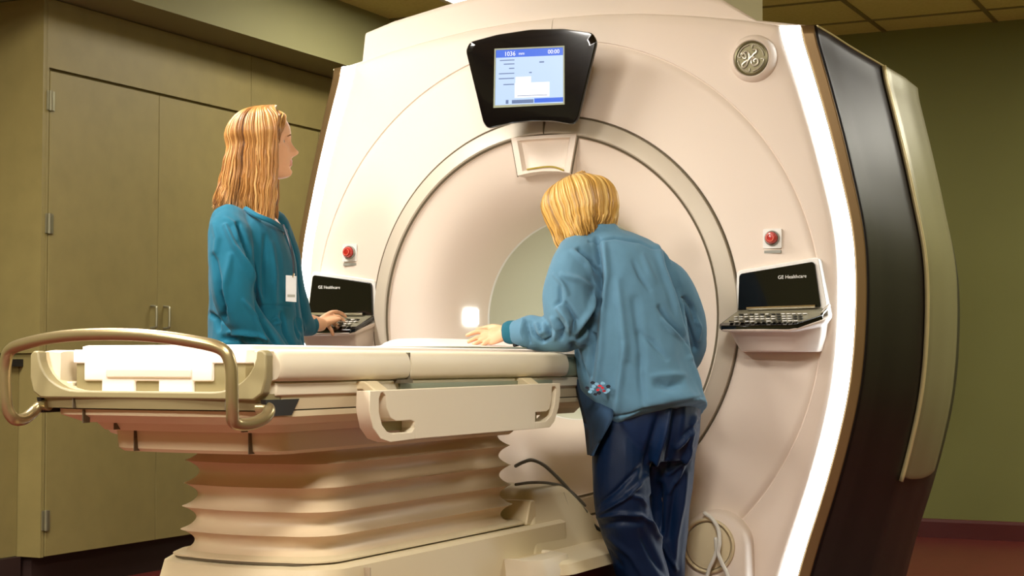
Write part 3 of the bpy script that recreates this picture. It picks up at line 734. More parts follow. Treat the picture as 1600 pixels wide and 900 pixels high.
def hair_mat(name, dark, mid, light):
    m = bpy.data.materials.new(name); m.use_nodes = True
    nt = m.node_tree; N = nt.nodes; L = nt.links; b = N['Principled BSDF']
    a = N.new('ShaderNodeAttribute'); a.attribute_name = 'tint'; a.attribute_type = 'GEOMETRY'
    r = N.new('ShaderNodeValToRGB'); L.new(a.outputs['Fac'], r.inputs['Fac'])
    r.color_ramp.elements[0].color = dark; r.color_ramp.elements[1].color = light
    e = r.color_ramp.elements.new(.5); e.color = mid
    L.new(r.outputs['Color'], b.inputs['Base Color']); b.inputs['Roughness'].default_value = .38
    b.inputs['Specular IOR Level'].default_value = .6
    return m
HAIR1 = hair_mat('strawberry_blond_hair', rgb(84, 48, 20), rgb(176, 122, 62), rgb(226, 184, 118))
HAIR2 = hair_mat('golden_blond_hair', rgb(96, 58, 26), rgb(208, 160, 78), rgb(246, 216, 142))
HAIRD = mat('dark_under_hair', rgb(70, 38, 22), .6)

def remesh(bm, voxel, smooth=2, fac=.5):
    """fuse overlapping closed shells into one continuous surface; returns a new bmesh"""
    bmesh.ops.recalc_face_normals(bm, faces=bm.faces[:])
    me = bpy.data.meshes.new('tmp'); bm.to_mesh(me); bm.free()
    o = bpy.data.objects.new('tmp', me); C.objects.link(o)
    r = o.modifiers.new('r', 'REMESH'); r.mode = 'VOXEL'; r.voxel_size = voxel; r.use_smooth_shade = True
    if smooth:
        s = o.modifiers.new('s', 'SMOOTH'); s.iterations = smooth; s.factor = fac
    dg = bpy.context.evaluated_depsgraph_get(); dg.update()
    me2 = bpy.data.meshes.new_from_object(o.evaluated_get(dg))
    nb = bmesh.new(); nb.from_mesh(me2)
    bpy.data.objects.remove(o); bpy.data.meshes.remove(me); bpy.data.meshes.remove(me2)
    return nb
def limb(bm, pts, radii, n=16, sub=5, flat=1.0):
    add_tube(bm, cat(pts, sub), cats(radii, sub), n, rnd=True, flat=flat)
def oval(L_, R_, t, tilt=Vector((0, 0, 0)), n=28, p=1.0):
    """ring between two world points with thickness t along the view-away direction"""
    c = (L_+R_)/2; a = (R_-L_)/2
    fw = Vector((FW.x, FW.y, 0)).normalized()
    m_ = fw*(t/2)+tilt
    out = []
    for k in range(n):
        th = 2*PI*k/n; cs, sn = math.cos(th), math.sin(th)
        cs = math.copysign(abs(cs)**p, cs); sn = math.copysign(abs(sn)**p, sn)
        out.append(c+a*cs+m_*sn)
    return out
def seg_d(p, a, b):
    ax_, ay_ = a; bx, by = b; dx, dy = bx-ax_, by-ay_; l = dx*dx+dy*dy
    t = 0 if l == 0 else max(0, min(1, ((p[0]-ax_)*dx+(p[1]-ay_)*dy)/l))
    return math.hypot(p[0]-ax_-dx*t, p[1]-ay_-dy*t), t
def sculpt(bm, folds, nz=(.0025, 9), nz2=(.0012, 28), stretch=(1, 1, .45), amp=1.7):
    """press folds into the cloth: each fold = (polyline in photo pixels, half width px, height in metres)"""
    bm.normal_update()
    mv = []
    for v in bm.verts:
        d = 0.0
        q = pj(v.co); facing = -(v.normal.dot((v.co-CAM).normalized()))
        f = smoothstep((facing+.05)/.35)
        if f > 0:
            for poly, wd, h in folds:
                x0 = min(p[0] for p in poly)-3*wd; x1 = max(p[0] for p in poly)+3*wd
                y0 = min(p[1] for p in poly)-3*wd; y1 = max(p[1] for p in poly)+3*wd
                if not (x0 < q[0] < x1 and y0 < q[1] < y1): continue
                best = 1e9; bt_ = 0; m = len(poly)-1
                for i in range(m):
                    dd, t = seg_d(q, poly[i], poly[i+1])
                    if dd < best: best = dd; bt_ = (i+t)/m
                env = math.sin(PI*min(1, max(0, .08+.84*bt_)))**.5
                d += amp*h*env*math.exp(-(best/(wd*.8))**2)*f
        c = v.co
        s = Vector((c.x*stretch[0], c.y*stretch[1], c.z*stretch[2]))
        d += nz[0]*noise.noise(s*nz[1])*2+nz2[0]*noise.noise(s*nz2[1]+Vector((5, 3, 1)))*2
        mv.append((v, v.normal*d))
    for v, m in mv: v.co += m

# ---- head -------------------------------------------------------
HP = [(-.116, .058, -.018, .020), (-.112, .076, -.006, .032), (-.106, .086, .006, .040), (-.095, .090, .026, .049), (-.084, .086, .044, .055), (-.074, .087, .056, .059), (-.064, .088, .064, .062), (-.05, .088, .072, .066), (-.035, .087, .081, .069), (-.015, .085, .088, .072), (0, .084, .092, .074), (.015, .089, .094, .076), (.03, .092, .094, .076), (.05, .090, .088, .073), (.07, .080, .077, .065), (.088, .064, .060, .052), (.102, .042, .040, .035), (.111, .018, .022, .018), (.115, .0, .008, .006)]
def col(i): return [(r[0], r[i]) for r in HP]
F_, B_, W_ = col(1), col(2), col(3)
def head_pt(z, a, off=0):
    """a = 0 is forward (+x), +90 deg is the figure's left (+y)"""
    f, b_, w_ = interp(F_, z)+off, interp(B_, z)+off, interp(W_, z)+off
    ca, sa = math.cos(a), math.sin(a)
    if ca > 0:
        x = f*abs(ca)**.80; y = w_*math.copysign(abs(sa)**.92, sa)
    else:
        x = -b_*abs(ca)**.95; y = w_*math.copysign(abs(sa)**.95, sa)
    if off == 0 and ca > 0:
        g = math.exp(-(y/.0105)**2)
        nose = interp([(-.053, 0), (-.046, .011), (-.040, .024), (-.034, .028), (-.027, .024), (-.012, .014), (.004, .007), (.02, .002), (.03, 0)], z)
        gw = math.exp(-(y/(.0085+.010*smoothstep((-z-.02)/.02)))**2)
        x += nose*gw
        lip = .0045*math.exp(-((z+.0615)/.0042)**2)+.005*math.exp(-((z+.0725)/.0045)**2)-.002*math.exp(-((z+.067)/.0016)**2)
        x += lip*math.exp(-(y/.017)**2)
        x -= .004*math.exp(-((z+.084)/.005)**2)*math.exp(-(y/.02)**2)
        for s in (1, -1):
            x -= .011*math.exp(-((y-s*.031)/.014)**2-((z-.0)/.011)**2)
            x += .004*math.exp(-((y-s*.033)/.02)**2-((z-.019)/.008)**2)
            x += .004*math.exp(-((y-s*.042)/.016)**2-((z+.028)/.016)**2)
    return Vector((x, y, z))
def head_shape(bm, M):
    zs = [-.116+.231*k/76 for k in range(77)]; n = 96
    add_loft(bm, [[M @ head_pt(z, 2*PI*k/n) for k in range(n)] for z in zs])
    for s in (1, -1):   # ears
        P = [M @ Vector(p) for p in [(-.004, s*.071, -.030), (-.010, s*.078, -.018), (-.013, s*.081, 0), (-.008, s*.080, .016), (.002, s*.076, .014)]]
        add_tube(bm, cat(P, 4), cats([.006, .008, .009, .008, .005], 4), 8, rnd=True, flat=.6)
def head_extras(M, person):
    for s in (1, -1):
        b = BM(); c = Vector((.0590, s*.031, -.001)); n = 16
        rings = [[M @ (c+Vector((.0125*math.cos(t)*1.0, .0125*math.sin(t)*math.cos(a), .0125*math.sin(t)*math.sin(a)))) for a in [2*PI*k/n for k in range(n)]] for t in [PI*(.02+.96*j/12) for j in range(13)]]
        add_loft(b, rings)
        e = obj('eye', b, [EYEW, IRIS], person)
        for p in e.data.polygons:
            pc = M.inverted() @ (p.center+Vector(e.location)+wloc(person))
            if (pc-c).x > .0105: p.material_index = 1
        b = BM()
        P = [M @ head_pt(.016+.004*math.sin(PI*(t+.25)), s*math.atan2(.016+.032*t, .088))+M.to_3x3() @ Vector((.001, 0, 0)) for t in [k/6 for k in range(7)]]
        add_tube(b, P, [.001, .002, .0024, .0024, .002, .0016, .001], 6); obj('eyebrow', b, BROW, person)
        b = BM()
        P = [M @ Vector((.0715-.004*(2*t-1)**2-(.008*t), s*(.020+.022*t), .0035+.0035*math.sin(PI*t))) for t in [k/6 for k in range(7)]]
        add_tube(b, P, .0023, 6); obj('eyelash', b, LASH, person)

def strand_hair(name, M, person, m, phis, count, path, rad=.0045, shell=True, seed=1, under=None):
    """hair as many tapered locks; path(phi, jitter, rng) gives head-local way points"""
    rng = random.Random(seed); b = BM(); lay = b.verts.layers.float.new('tint')
    for i in range(count):
        phi = math.radians(phis[0]+(phis[1]-phis[0])*((i+rng.random())/count))
        depth = rng.random()
        P = cat([M @ Vector(p) for p in path(phi, depth, rng)], 4)
        k = len(P)
        for q in range(2, k):
            tq = q/k; P[q] = P[q]+noise.noise_vector(P[q]*26)*.0075*tq+noise.noise_vector(P[q]*80)*.0022*tq
        r = [rad*(.55+.6*rng.random())]*k
        r = [q*(1 if t < k*.72 else max(.12, 1-(t-k*.72)/(k*.28)*.9)) for t, q in enumerate(r)]
        n0 = len(b.verts)
        clump = .5+.5*noise.noise(Vector((phi*5.0, depth*.6, seed*3.1)))
        tint = max(0, min(1, .02+.62*clump+.50*(rng.random()-.38)+.35*(depth-.5)))
        R = add_tube(b, P, r, 5, flat=.55)
        for j, ring in enumerate(R):
            for v in ring: v[lay] = max(0, min(1, tint))
    b2 = b
    o = obj(name, b2, m, person, angle=80, recalc=False)
    return o

# ---- hands ------------------------------------------------------
def hand(bm, wrist, palm_end, nrm, tips, thumb, r=.0082, pw=.036):
    """wrist, palm_end: points; nrm: back-of-hand direction; tips: four finger way point lists; thumb: way point list"""
    ax_ = (palm_end-wrist).normalized(); side = ax_.cross(nrm).normalized(); nn = side.cross(ax_).normalized()
    rings = []
    L_ = (palm_end-wrist).length
    for t, w_, h_ in ((-.15, .022, .017), (0, .024, .017), (.3, .032, .016), (.6, .038, .0145), (.85, .040, .0125), (1.0, .038, .010), (1.06, .030, .006)):
        c = wrist+ax_*(L_*t)
        rings.append([c+side*(w_*math.cos(a)*pw/.036)+nn*(h_*math.sin(a)) for a in [2*PI*k/16 for k in range(16)]])
    add_loft(bm, rings)
    for f in tips:
        n = len(f); rr = [r*1.05, r*1.0, r*.92, r*.80][:n] if n <= 4 else [r*1.05]+[r*.95]*(n-2)+[r*.8]
        add_tube(bm, cat(f, 4), cats(rr, 4), 10, rnd=True)
    add_tube(bm, cat(thumb, 4), cats([r*1.45, r*1.3, r*1.05, r*.9][:len(thumb)], 4), 10, rnd=True)
# ================= the woman standing on the left, seen from her right side
D1 = 5.30
def W1(px, py, d=D1): return dp(px, py, d)
base1 = W1(400, 450); base1 = Vector((base1.x, base1.y, 0))
fl = Vector((FW.x, FW.y, 0)).normalized()
# head frame: forward points to picture right, turned a touch towards the scanner
hx = (RT*math.cos(math.radians(6))+fl*math.sin(math.radians(6))).normalized()
hz_ = (Vector((0, 0, 1))-hx*.06).normalized(); hx = (hx-hz_*hx.dot(hz_)).normalized(); hy = hz_.cross(hx)
pc = W1(410, 224)
M1 = Matrix((hx, hy, hz_)).transposed().to_4x4(); M1.translation = pc
b = BM(); head_shape(b, M1)
limb(b, [W1(401, 238), W1(398, 275), W1(396, 312), W1(395, 345)], [.050, .048, .052, .06], sub=4)
# trunk
lf = [(383, 325, 418, 330, .14), (352, 345, 440, 352, .27), (350, 380, 446, 384, .29), (352, 430, 446, 430, .26), (352, 480, 444, 480, .24), (348, 540, 448, 540, .27), (346, 590, 448, 590, .29), (352, 630, 442, 630, .27)]
add_loft(b, catrings([oval(W1(a, c), W1(d, e), t) for a, c, d, e, t in lf], 3))
# legs and feet
for s in (1, -1):
    dd = D1-s*.085
    fx = 5 if s > 0 else -4
    P = [W1(398+fx, 600, dd), W1(399+fx, 700, dd), W1(397+fx, 790, dd), W1(394+fx, 860, dd), W1(392+fx, 985, dd)]
    P[-1].z = .085
    limb(b, P, [.070, .062, .048, .046, .034], sub=4)
    a0 = P[-1].copy(); limb(b, [a0+Vector((0, 0, -.02)), a0+RT*.06+Vector((0, 0, -.045)), a0+RT*.15+Vector((0, 0, -.062))], [.034, .032, .022], sub=3)
# near (right) arm, hanging, forearm going forward below the table top
NA_ = [(372, 358, 5.16), (370, 400, 5.10), (376, 462, 5.09), (398, 508, 5.12), (430, 545, 5.16), (448, 565, 5.18)]
limb(b, [W1(*p) for p in NA_], [.034, .030, .028, .028, .026, .024], sub=4)
wr = W1(440, 556, 5.17); pe = W1(468, 584, 5.20)
side = fl
tips = []
ax1 = (pe-wr).normalized()
for k, (o_, l_) in enumerate(((-.028, .075), (-.010, .085), (.009, .08), (.027, .062))):
    r0 = pe+side*o_-ax1*.01; r1 = r0+ax1*l_*.45+RT*.004; r2 = r1+(ax1*.7+Vector((0, 0, -.6)))*l_*.32; r3 = r2+(ax1*.3+Vector((0, 0, -.9)))*l_*.25
    tips.append([r0, r1, r2, r3])
th = [wr+ax1*.015+side*-.02, wr+ax1*.045+side*-.048, wr+ax1*.075+side*-.056, wr+ax1*.095+side*-.052]
hand(b, wr, pe, RT+Vector((0, 0, .6)), tips, th)
# far (left) arm reaching to the console
FA = [(420, 352, 5.46), (438, 410, 5.50), (450, 470, 5.52), (472, 500, 5.58), (500, 507, 5.66)]
limb(b, [W1(*p) for p in FA], [.045, .040, .036, .033, .024], sub=4)
wr = W1(497, 507, 5.66); pe = W1(519, 498, 5.74)
tips = [[W1(513, 492, 5.75), W1(525, 488, 5.79), W1(534, 490, 5.82), W1(540, 495, 5.83)],
        [W1(515, 496, 5.74), W1(527, 495, 5.76), W1(535, 499, 5.78), W1(539, 503, 5.79)],
        [W1(514, 501, 5.72), W1(523, 506, 5.735), W1(529, 512, 5.74), W1(530, 516, 5.74)],
        [W1(510, 505, 5.70), W1(516, 513, 5.705), W1(519, 519, 5.705), W1(520, 523, 5.705)]]
th = [W1(501, 500, 5.68), W1(510, 493, 5.72), W1(519, 488, 5.76), W1(527, 487, 5.79)]
hand(b, wr, pe, Vector((0, 0, 1)), tips, th, r=.0076)
b = remesh(b, .0035, 2)
P1 = obj('person', b, [SKIN, LIPS], None, angle=180)
tag(P1, 'woman with long reddish blond hair and teal scrub jacket standing behind the table', 'person')
Mi = M1.inverted(); org = wloc(P1)
for p in P1.data.polygons:
    q = Mi @ (p.center+org)
    if q.x > .075 and abs(q.y) < .021 and -.0775 < q.z+abs(q.y)*.12 < -.0565 and q.x < .12: p.material_index = 1
head_extras(M1, P1)

# hair
def path1(phi, dpt, rng):
    ca, sa = math.cos(phi), math.sin(phi)
    j = lambda s: (rng.random()-.5)*s
    off = .006+.016*dpt
    fr = max(0, ca)      # towards the face
    bk = max(0, -ca)
    start = Vector((.035*ca+.022+j(.01), .012+.01*sa, .116+.003*dpt))
    def E(z, o): q = head_pt(z, phi, o); return Vector((min(q.x, .046+.012*rng.random()*(1 if z > .05 else .3)) if z < .085 else q.x, q.y, q.z))
    P = [start, E(.104, off+.003), E(.075, off+.003), E(.035, off+.003), E(-.005, off)]
    side_ = 1 if sa > 0 else -1
    # hanging part
    ex = .036*fr*1.7-.150*bk-.018; ey = side_*(.074+.014*dpt)*min(1, abs(sa)*1.25)+.0
    zend = -.250+.062*bk+j(.035)-.02*fr
    xq = P[-1].x; yq = P[-1].y
    for t in (.3, .6, .85, 1.0):
        z = -.005+(zend+.005)*t
        e2 = t**1.25
        P.append(Vector((xq+(ex-xq)*e2*.95+j(.007), yq*(1-.15*t)+(ey-yq)*e2*.5+j(.005), z)))
    return P
strand_hair('hair', M1, P1, HAIR1, (48, 312), 720, path1, rad=.0052, seed=4)
# short wisp at the forehead
def path1b(phi, dpt, rng):
    s = 1 if math.sin(phi) > 0 else -1
    k = abs(math.degrees(phi)) if phi < PI else 360-math.degrees(phi)
    a = math.radians(rng.uniform(6, 42))*s
    q = lambda z, aa, o: head_pt(z, aa, o)
    return [Vector((.03, .01*s, .117)), q(.104, a*.8, .005+.004*dpt), q(.088, a, .006+.005*dpt), q(.068, s*(abs(a)+.4), .006+.004*dpt), q(.03, s*(abs(a)*.4+.88), .009), q(-.01, s*1.0, .006)]
strand_hair('fringe', M1, P1, HAIR1, (-60, 60), 120, path1b, rad=.004, seed=9)

# scrub jacket
b = BM()
jr = [(380, 322, 424, 336, .150), (366, 330, 432, 346, .22), (348, 342, 444, 358, .33), (336, 368, 455, 382, .38), (331, 405, 463, 412, .37), (329, 445, 466, 448, .355), (328, 490, 470, 492, .35), (327, 530, 474, 532, .37), (322, 570, 480, 572, .39), (320, 606, 482, 608, .41)]
add_loft(b, catrings([oval(W1(a, c), W1(d, e), t) for a, c, d, e, t in jr], 4))
limb(b, [W1(358, 350, 5.17), W1(360, 372, 5.12), W1(362, 420, 5.08), W1(366, 468, 5.07), W1(388, 505, 5.10), W1(420, 536, 5.14), W1(432, 548, 5.155)], [.062, .070, .068, .062, .056, .044, .036], n=20, sub=5)
limb(b, [W1(424, 356, 5.42), W1(440, 400, 5.47), W1(452, 455, 5.50), W1(466, 495, 5.55), W1(480, 510, 5.60)], [.060, .058, .052, .046, .036], n=20, sub=5)
b = remesh(b, .0048, 3)
folds1 = [([(352, 352), (366, 385), (388, 422), (402, 452), (408, 472)], 5, .010), ([(372, 350), (388, 392), (396, 428), (402, 462), (408, 500)], 4.5, -.016),
  ([(334, 400), (342, 440), (346, 475), (352, 500)], 5, -.009), ([(360, 400), (350, 450), (352, 490)], 7, .005), ([(344, 460), (350, 480), (346, 500)], 4, -.012), ([(380, 470), (398, 492), (410, 520), (418, 540)], 4, .006),
  ([(404, 470), (410, 500), (424, 528), (434, 542)], 4, -.009), ([(358, 520), (376, 520), (400, 524), (420, 530)], 3.5, .008), ([(350, 528), (372, 528), (396, 532)], 4, -.010), ([(328, 490), (338, 498), (342, 515)], 4, -.010),
  ([(425, 380), (430, 430), (430, 478)], 5, .004), ([(415, 370), (412, 420), (412, 460)], 5, -.005), ([(402, 478), (430, 478), (452, 477)], 2, -.0035), ([(440, 490), (446, 520), (460, 545)], 3.5, -.007), ([(425, 500), (432, 496), (438, 504), (430, 506)], 3, .004),
  ([(442, 352), (456, 385), (462, 420), (463, 460), (468, 505), (476, 540)], 2.6, -.008), ([(352, 340), (366, 350), (372, 372)], 5, .005), ([(334, 350), (340, 372), (336, 400)], 5, .004), ([(470, 498), (474, 512), (471, 525)], 3, .006), ([(462, 498), (464, 515), (468, 530)], 3, -.006)]
sculpt(b, folds1, amp=2.2, nz=(.0035, 9), nz2=(.0016, 26))
J1 = obj('jacket', b, TEAL, P1, angle=180)
b = BM(); add_tube(b, [W1(478, 508, 5.60), W1(485, 508.5, 5.62)], [.037, .036], 18, rnd=False); add_tube(b, [W1(485, 508.5, 5.62), W1(488, 508.5, 5.63)], [.036, .029], 18); b = remesh(b, .004, 1); obj('cuff', b, CUFF, J1, angle=180)
b = BM(); add_tube(b, [W1(430, 546, 5.155), W1(437, 553, 5.163)], [.037, .032], 18); obj('cuff', b, CUFF, J1)
# collar and undershirt
b = BM()
cr = [W1(384, 326, 5.2), W1(400, 336, 5.15), W1(424, 346, 5.155), W1(440, 356, 5.22), W1(447, 362, 5.30)]
add_tube(b, cat(cr, 5), .009, 8, rnd=True, flat=.7); obj('collar', b, TEAL, J1)
# lanyard and badge
b = BM(); add_tube(b, cat([W1(443, 352, 5.20), W1(452, 378, 5.13), W1(458, 405, 5.125), W1(459, 430, 5.125)], 6), .0035, 6, rnd=True); LN = obj('lanyard', b, NECKL, P1)
c0 = W1(455, 450, 5.112)
hw = RT*.0155; 
b = BM(); nrm = (-fl*.9+RT*.35).normalized(); hw = Vector((0, 0, 1)).cross(nrm).normalized()*.0165
r0 = [c0-hw+Vector((0, 0, -.041)), c0+hw+Vector((0, 0, -.043)), c0+hw+Vector((0, 0, .037)), c0-hw+Vector((0, 0, .039))]
add_loft(b, [[p-nrm*.002 for p in r0], r0]); BD = obj('badge', b, [mat('badge_card', rgb(205, 205, 205), .4)], LN, smooth=False)
b = BM(); c2 = c0+Vector((0, 0, .004)); h2 = hw*.72
for z0, z1 in ((-.032, -.024),):
    b.faces.new([b.verts.new(c2+nrm*.0006+h2*sx_+Vector((0, 0, zz))) for sx_, zz in ((-1, z0), (1, z0), (1, z1), (-1, z1))])
obj('badge_print', b, GREYT, BD, smooth=False)
b = BM(); add_tube(b, [W1(459, 428, 5.122), W1(457.5, 434, 5.114)], .004, 8); obj('badge_clip', b, CHROME, BD)
# trousers and shoes
b = BM()
add_loft(b, catrings([oval(W1(a, c), W1(d, e), t) for a, c, d, e, t in [(332, 580, 466, 580, .37), (336, 620, 462, 620, .38), (344, 655, 454, 655, .36)]], 3))
for s in (1, -1):
    dd = D1-s*.09; fx = 5 if s > 0 else -4
    P = [W1(398+fx, 635, dd), W1(399+fx, 720, dd), W1(397+fx, 800, dd), W1(394+fx, 880, dd), W1(392+fx, 980, dd)]
    P[-1].z = .06
    limb(b, P, [.105, .098, .082, .078, .076], sub=5)
b = remesh(b, .009, 3); sculpt(b, [], nz=(.006, 7)); obj('trousers', b, NAVY, P1, angle=180)
def shoe(P, a0, dirv, name='shoe'):
    b = BM(); sd = dirv.cross(Vector((0, 0, 1)))
    R = []
    for x, hw_, h in ((-.075, .018, .035), (-.065, .032, .060), (-.02, .038, .085), (.03, .040, .070), (.09, .046, .052), (.14, .044, .040), (.175, .030, .028), (.185, .012, .015)):
        c = Vector((a0.x, a0.y, 0))+dirv*x
        R.append([c+sd*(hw_*math.cos(t))+Vector((0, 0, max(.0, .002+h*(.5+.5*math.sin(t))))) for t in [2*PI*k/16 for k in range(16)]])
    add_loft(b, R); so = obj(name, b, SHOE, P)
    b = BM(); add_loft(b, [[Vector((a0.x, a0.y, zz))+dirv*x+sd*y for x, y in ((-.078, -.02), (-.06, -.038), (.03, -.038), (.12, -.050), (.175, -.03), (.19, 0), (.175, .03), (.12, .05), (.03, .038), (-.06, .038), (-.078, .02))] for zz in (0, .018)]); obj('sole', b, SOLE, so, bevel=.003)
for s in (1, -1):
    q = W1(392+(5 if s > 0 else -4), 980, D1-s*.085); shoe(P1, q, RT)

# ================= the woman leaning over the table, seen from behind
D2 = 4.95
def W2(px, py, d=D2): return dp(px, py, d)
Rh = Vector((RT.x, RT.y, 0)).normalized()
fwd = (fl*.80-Rh*.60).normalized()
pit = math.radians(24)
hx = (fwd*math.cos(pit)+Vector((0, 0, -math.sin(pit)))).normalized(); hz_ = (fwd*math.sin(pit)+Vector((0, 0, math.cos(pit)))).normalized()
roll = math.radians(-3); hy = hz_.cross(hx)
hz_, hy = hz_*math.cos(roll)+hy*math.sin(roll), hy*math.cos(roll)-hz_*math.sin(roll)
M2 = Matrix((hx, hy, hz_)).transposed().to_4x4(); M2.translation = W2(908, 336, 5.03)
b = BM(); head_shape(b, M2)
limb(b, [W2(915, 335, 5.02), W2(930, 365, 4.99), W2(948, 395, 4.97)], [.052, .052, .06], sub=4)
tr = [(908, 385, 962, 378, 5.0, .10), (906, 415, 1005, 408, 4.98, .13), (912, 450, 1020, 442, 4.98, .16), (918, 500, 1034, 488, 4.97, .16), (925, 545, 1046, 538, 4.96, .17), (925, 600, 1080, 590, 4.96, .22), (935, 645, 1085, 640, 4.96, .23), (945, 675, 1080, 672, 4.96, .22)]
add_loft(b, catrings([oval(W2(a, c, dd), W2(d, e, dd), t) for a, c, d, e, dd, t in tr], 3))
LL = [(975, 660, 4.94), (968, 740, 4.92), (976, 800, 4.93), (992, 860, 4.97), (1008, 940, 5.0), (1020, 1010, 5.03)]
RL = [(1048, 660, 5.0), (1046, 740, 5.02), (1048, 800, 5.05), (1044, 860, 5.08), (1036, 940, 5.12), (1030, 1010, 5.16)]
legr = [.060, .052, .042, .040, .036, .034]
feet = []
for Lg in (LL, RL):
    P = [W2(*p) for p in Lg]; P[-1].z = .085
    limb(b, P, legr, sub=4); a0 = P[-1].copy(); feet.append(a0)
    limb(b, [a0+Vector((0, 0, -.02)), a0+fwd*.06+Vector((0, 0, -.045)), a0+fwd*.15+Vector((0, 0, -.062))], [.034, .032, .022], sub=3)
limb(b, [W2(896, 415, 4.95), W2(888, 465, 4.90), W2(890, 515, 4.88), W2(860, 522, 4.89), W2(822, 519, 4.92), W2(792, 519, 4.95)], [.034, .032, .028, .028, .026, .0235], sub=4)
limb(b, [W2(1022, 432, 4.99), W2(1058, 470, 5.0), W2(1076, 515, 5.05), W2(1068, 570, 5.14), W2(1040, 600, 5.22)], [.034, .030, .026, .027, .026], sub=4)
# right hand, tucked in front of her hip
wr = W2(1042, 598, 5.22); pe = W2(1022, 618, 5.26); ax1 = (pe-wr).normalized()
hand(b, wr, pe, fl, [[pe+UP*o_, pe+UP*o_+ax1*l_*.5, pe+UP*o_*.8+ax1*l_*.8-fl*.02, pe+UP*o_*.7+ax1*l_*.8-fl*.045] for o_, l_ in ((.027, .062), (.009, .07), (-.009, .068), (-.026, .055))], [wr+UP*.02, wr+UP*.045+ax1*.03, wr+UP*.05+ax1*.055, wr+UP*.045+ax1*.07])
# left hand spread on the plate
wr = W2(790, 521, 4.95); pe = W2(763, 526.5, 4.955)
tips = [[W2(764, 519, 4.965), W2(750, 518, 4.97), W2(740, 520, 4.97), W2(730, 524, 4.968)],
        [W2(762, 524.6, 4.955), W2(748, 527.1, 4.955), W2(740, 530.2, 4.95), W2(732, 533.9, 4.948)],
        [W2(763, 528.3, 4.945), W2(753, 532.1, 4.94), W2(746, 535.2, 4.935), W2(740, 538.3, 4.93)],
        [W2(767, 531.4, 4.935), W2(761, 534.5, 4.928), W2(757, 537.0, 4.924), W2(753, 539.5, 4.92)]]
th = [W2(783, 514, 4.97), W2(770, 511, 4.99), W2(757, 513, 5.0), W2(746, 515, 5.0)]
hand(b, wr, pe, (Vector((0, 0, 1))-fl*.75).normalized(), tips, th, r=.0078, pw=.037)
b = remesh(b, .0035, 2)
P2 = obj('person', b, [SKIN, LIPS], None, angle=180)
tag(P2, 'woman with short golden blond bob in blue scrub jacket leaning over the table, back turned', 'person')
Mi = M2.inverted(); org = wloc(P2)
for p in P2.data.polygons:
    q = Mi @ (p.center+org)
    if q.x > .075 and abs(q.y) < .021 and -.0775 < q.z+abs(q.y)*.12 < -.0565 and q.x < .12: p.material_index = 1
head_extras(M2, P2)
b = BM(); rg = W2(757, 529, 4.952); dv = (W2(748, 529, 4.955)-W2(762, 525, 4.955)).normalized()
add_tube(b, [rg-dv*.003, rg+dv*.003], .0093, 14); obj('finger_ring', b, mat('ring_gold', rgb(226, 190, 110), .3, metal=.8), P2)

def path2(phi, dpt, rng):
    ca, sa = math.cos(phi), math.sin(phi); j = lambda s: (rng.random()-.5)*s
    off = .008+.017*dpt
    bk = max(0, -ca)
    st = Vector((-.01+.04*ca+j(.015), .01*sa, .117+.004*dpt))
    def E(z, o): q = head_pt(z, phi, o); return Vector((min(q.x, .05), q.y, q.z))
    P = [st, E(.105, off+.006), E(.078, off+.010), E(.035, off+.010), E(-.01, off+.007), E(-.04, off+.004)]
    zend = -.120+.034*bk**1.5+(.012 if dpt > .5 else -.004)*bk+j(.022)
    q = P[-1]
    cx_ = -.012*bk
    for t in (.5, 1.0):
        z = -.04+(zend+.04)*t
        k = 1-.10*t*(1-bk)-(.34*bk)*t**1.3*(1-.3*dpt)
        P.append(Vector((q.x*k+j(.006), q.y*(1-.20*t)+j(.006), z)))
    return P
strand_hair('hair', M2, P2, HAIR2, (52, 308), 760, path2, rad=.0050, seed=12)
def path2b(phi, dpt, rng):
    s = 1 if math.sin(phi) > 0 else -1
    a = math.radians(rng.uniform(6, 45))*s; q = lambda z, aa, o: head_pt(z, aa, o)
    return [Vector((.03, .01*s, .118)), q(.104, a*.8, .012), q(.085, a, .014+.004*dpt), q(.06, s*(abs(a)+.25), .012), q(.03, s*(abs(a)*.6+.6), .012), q(-.01, s*1.0, .009)]
strand_hair('fringe', M2, P2, HAIR2, (-60, 60), 120, path2b, rad=.004, seed=19)
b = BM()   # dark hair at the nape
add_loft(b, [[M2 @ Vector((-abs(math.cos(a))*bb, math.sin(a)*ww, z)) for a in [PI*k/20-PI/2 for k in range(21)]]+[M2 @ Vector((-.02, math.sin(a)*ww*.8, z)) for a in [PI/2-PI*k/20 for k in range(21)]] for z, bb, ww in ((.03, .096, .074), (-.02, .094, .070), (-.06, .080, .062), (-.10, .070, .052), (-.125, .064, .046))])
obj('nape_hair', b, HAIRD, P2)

# jacket of the leaning woman
b = BM()
jt = [(914, 353, 962, 350, 4.99, .11, 0), (908, 364, 972, 359, 4.99, .13, 0), (888, 384, 1010, 374, 4.98, .18, 0), (876, 408, 1036, 392, 4.98, .23, 0), (876, 445, 1056, 424, 4.97, .26, 0), (890, 492, 1068, 466, 4.96, .28, 0), (898, 540, 1074, 515, 4.95, .30, .01), (906, 585, 1088, 565, 4.95, .32, .03), (925, 622, 1100, 590, 4.95, .34, .06), (942, 642, 1110, 604, 4.95, .36, .09), (950, 650, 1112, 608, 4.95, .35, .10)]
dn = -Rh*.25+Vector((0, 0, -1))
add_loft(b, catrings([oval(W2(a, c, dd)+dn*k*.6, W2(d, e, dd)+dn*k*.6, t, tilt=dn*k*.6) for a, c, d, e, dd, t, k in jt], 4))
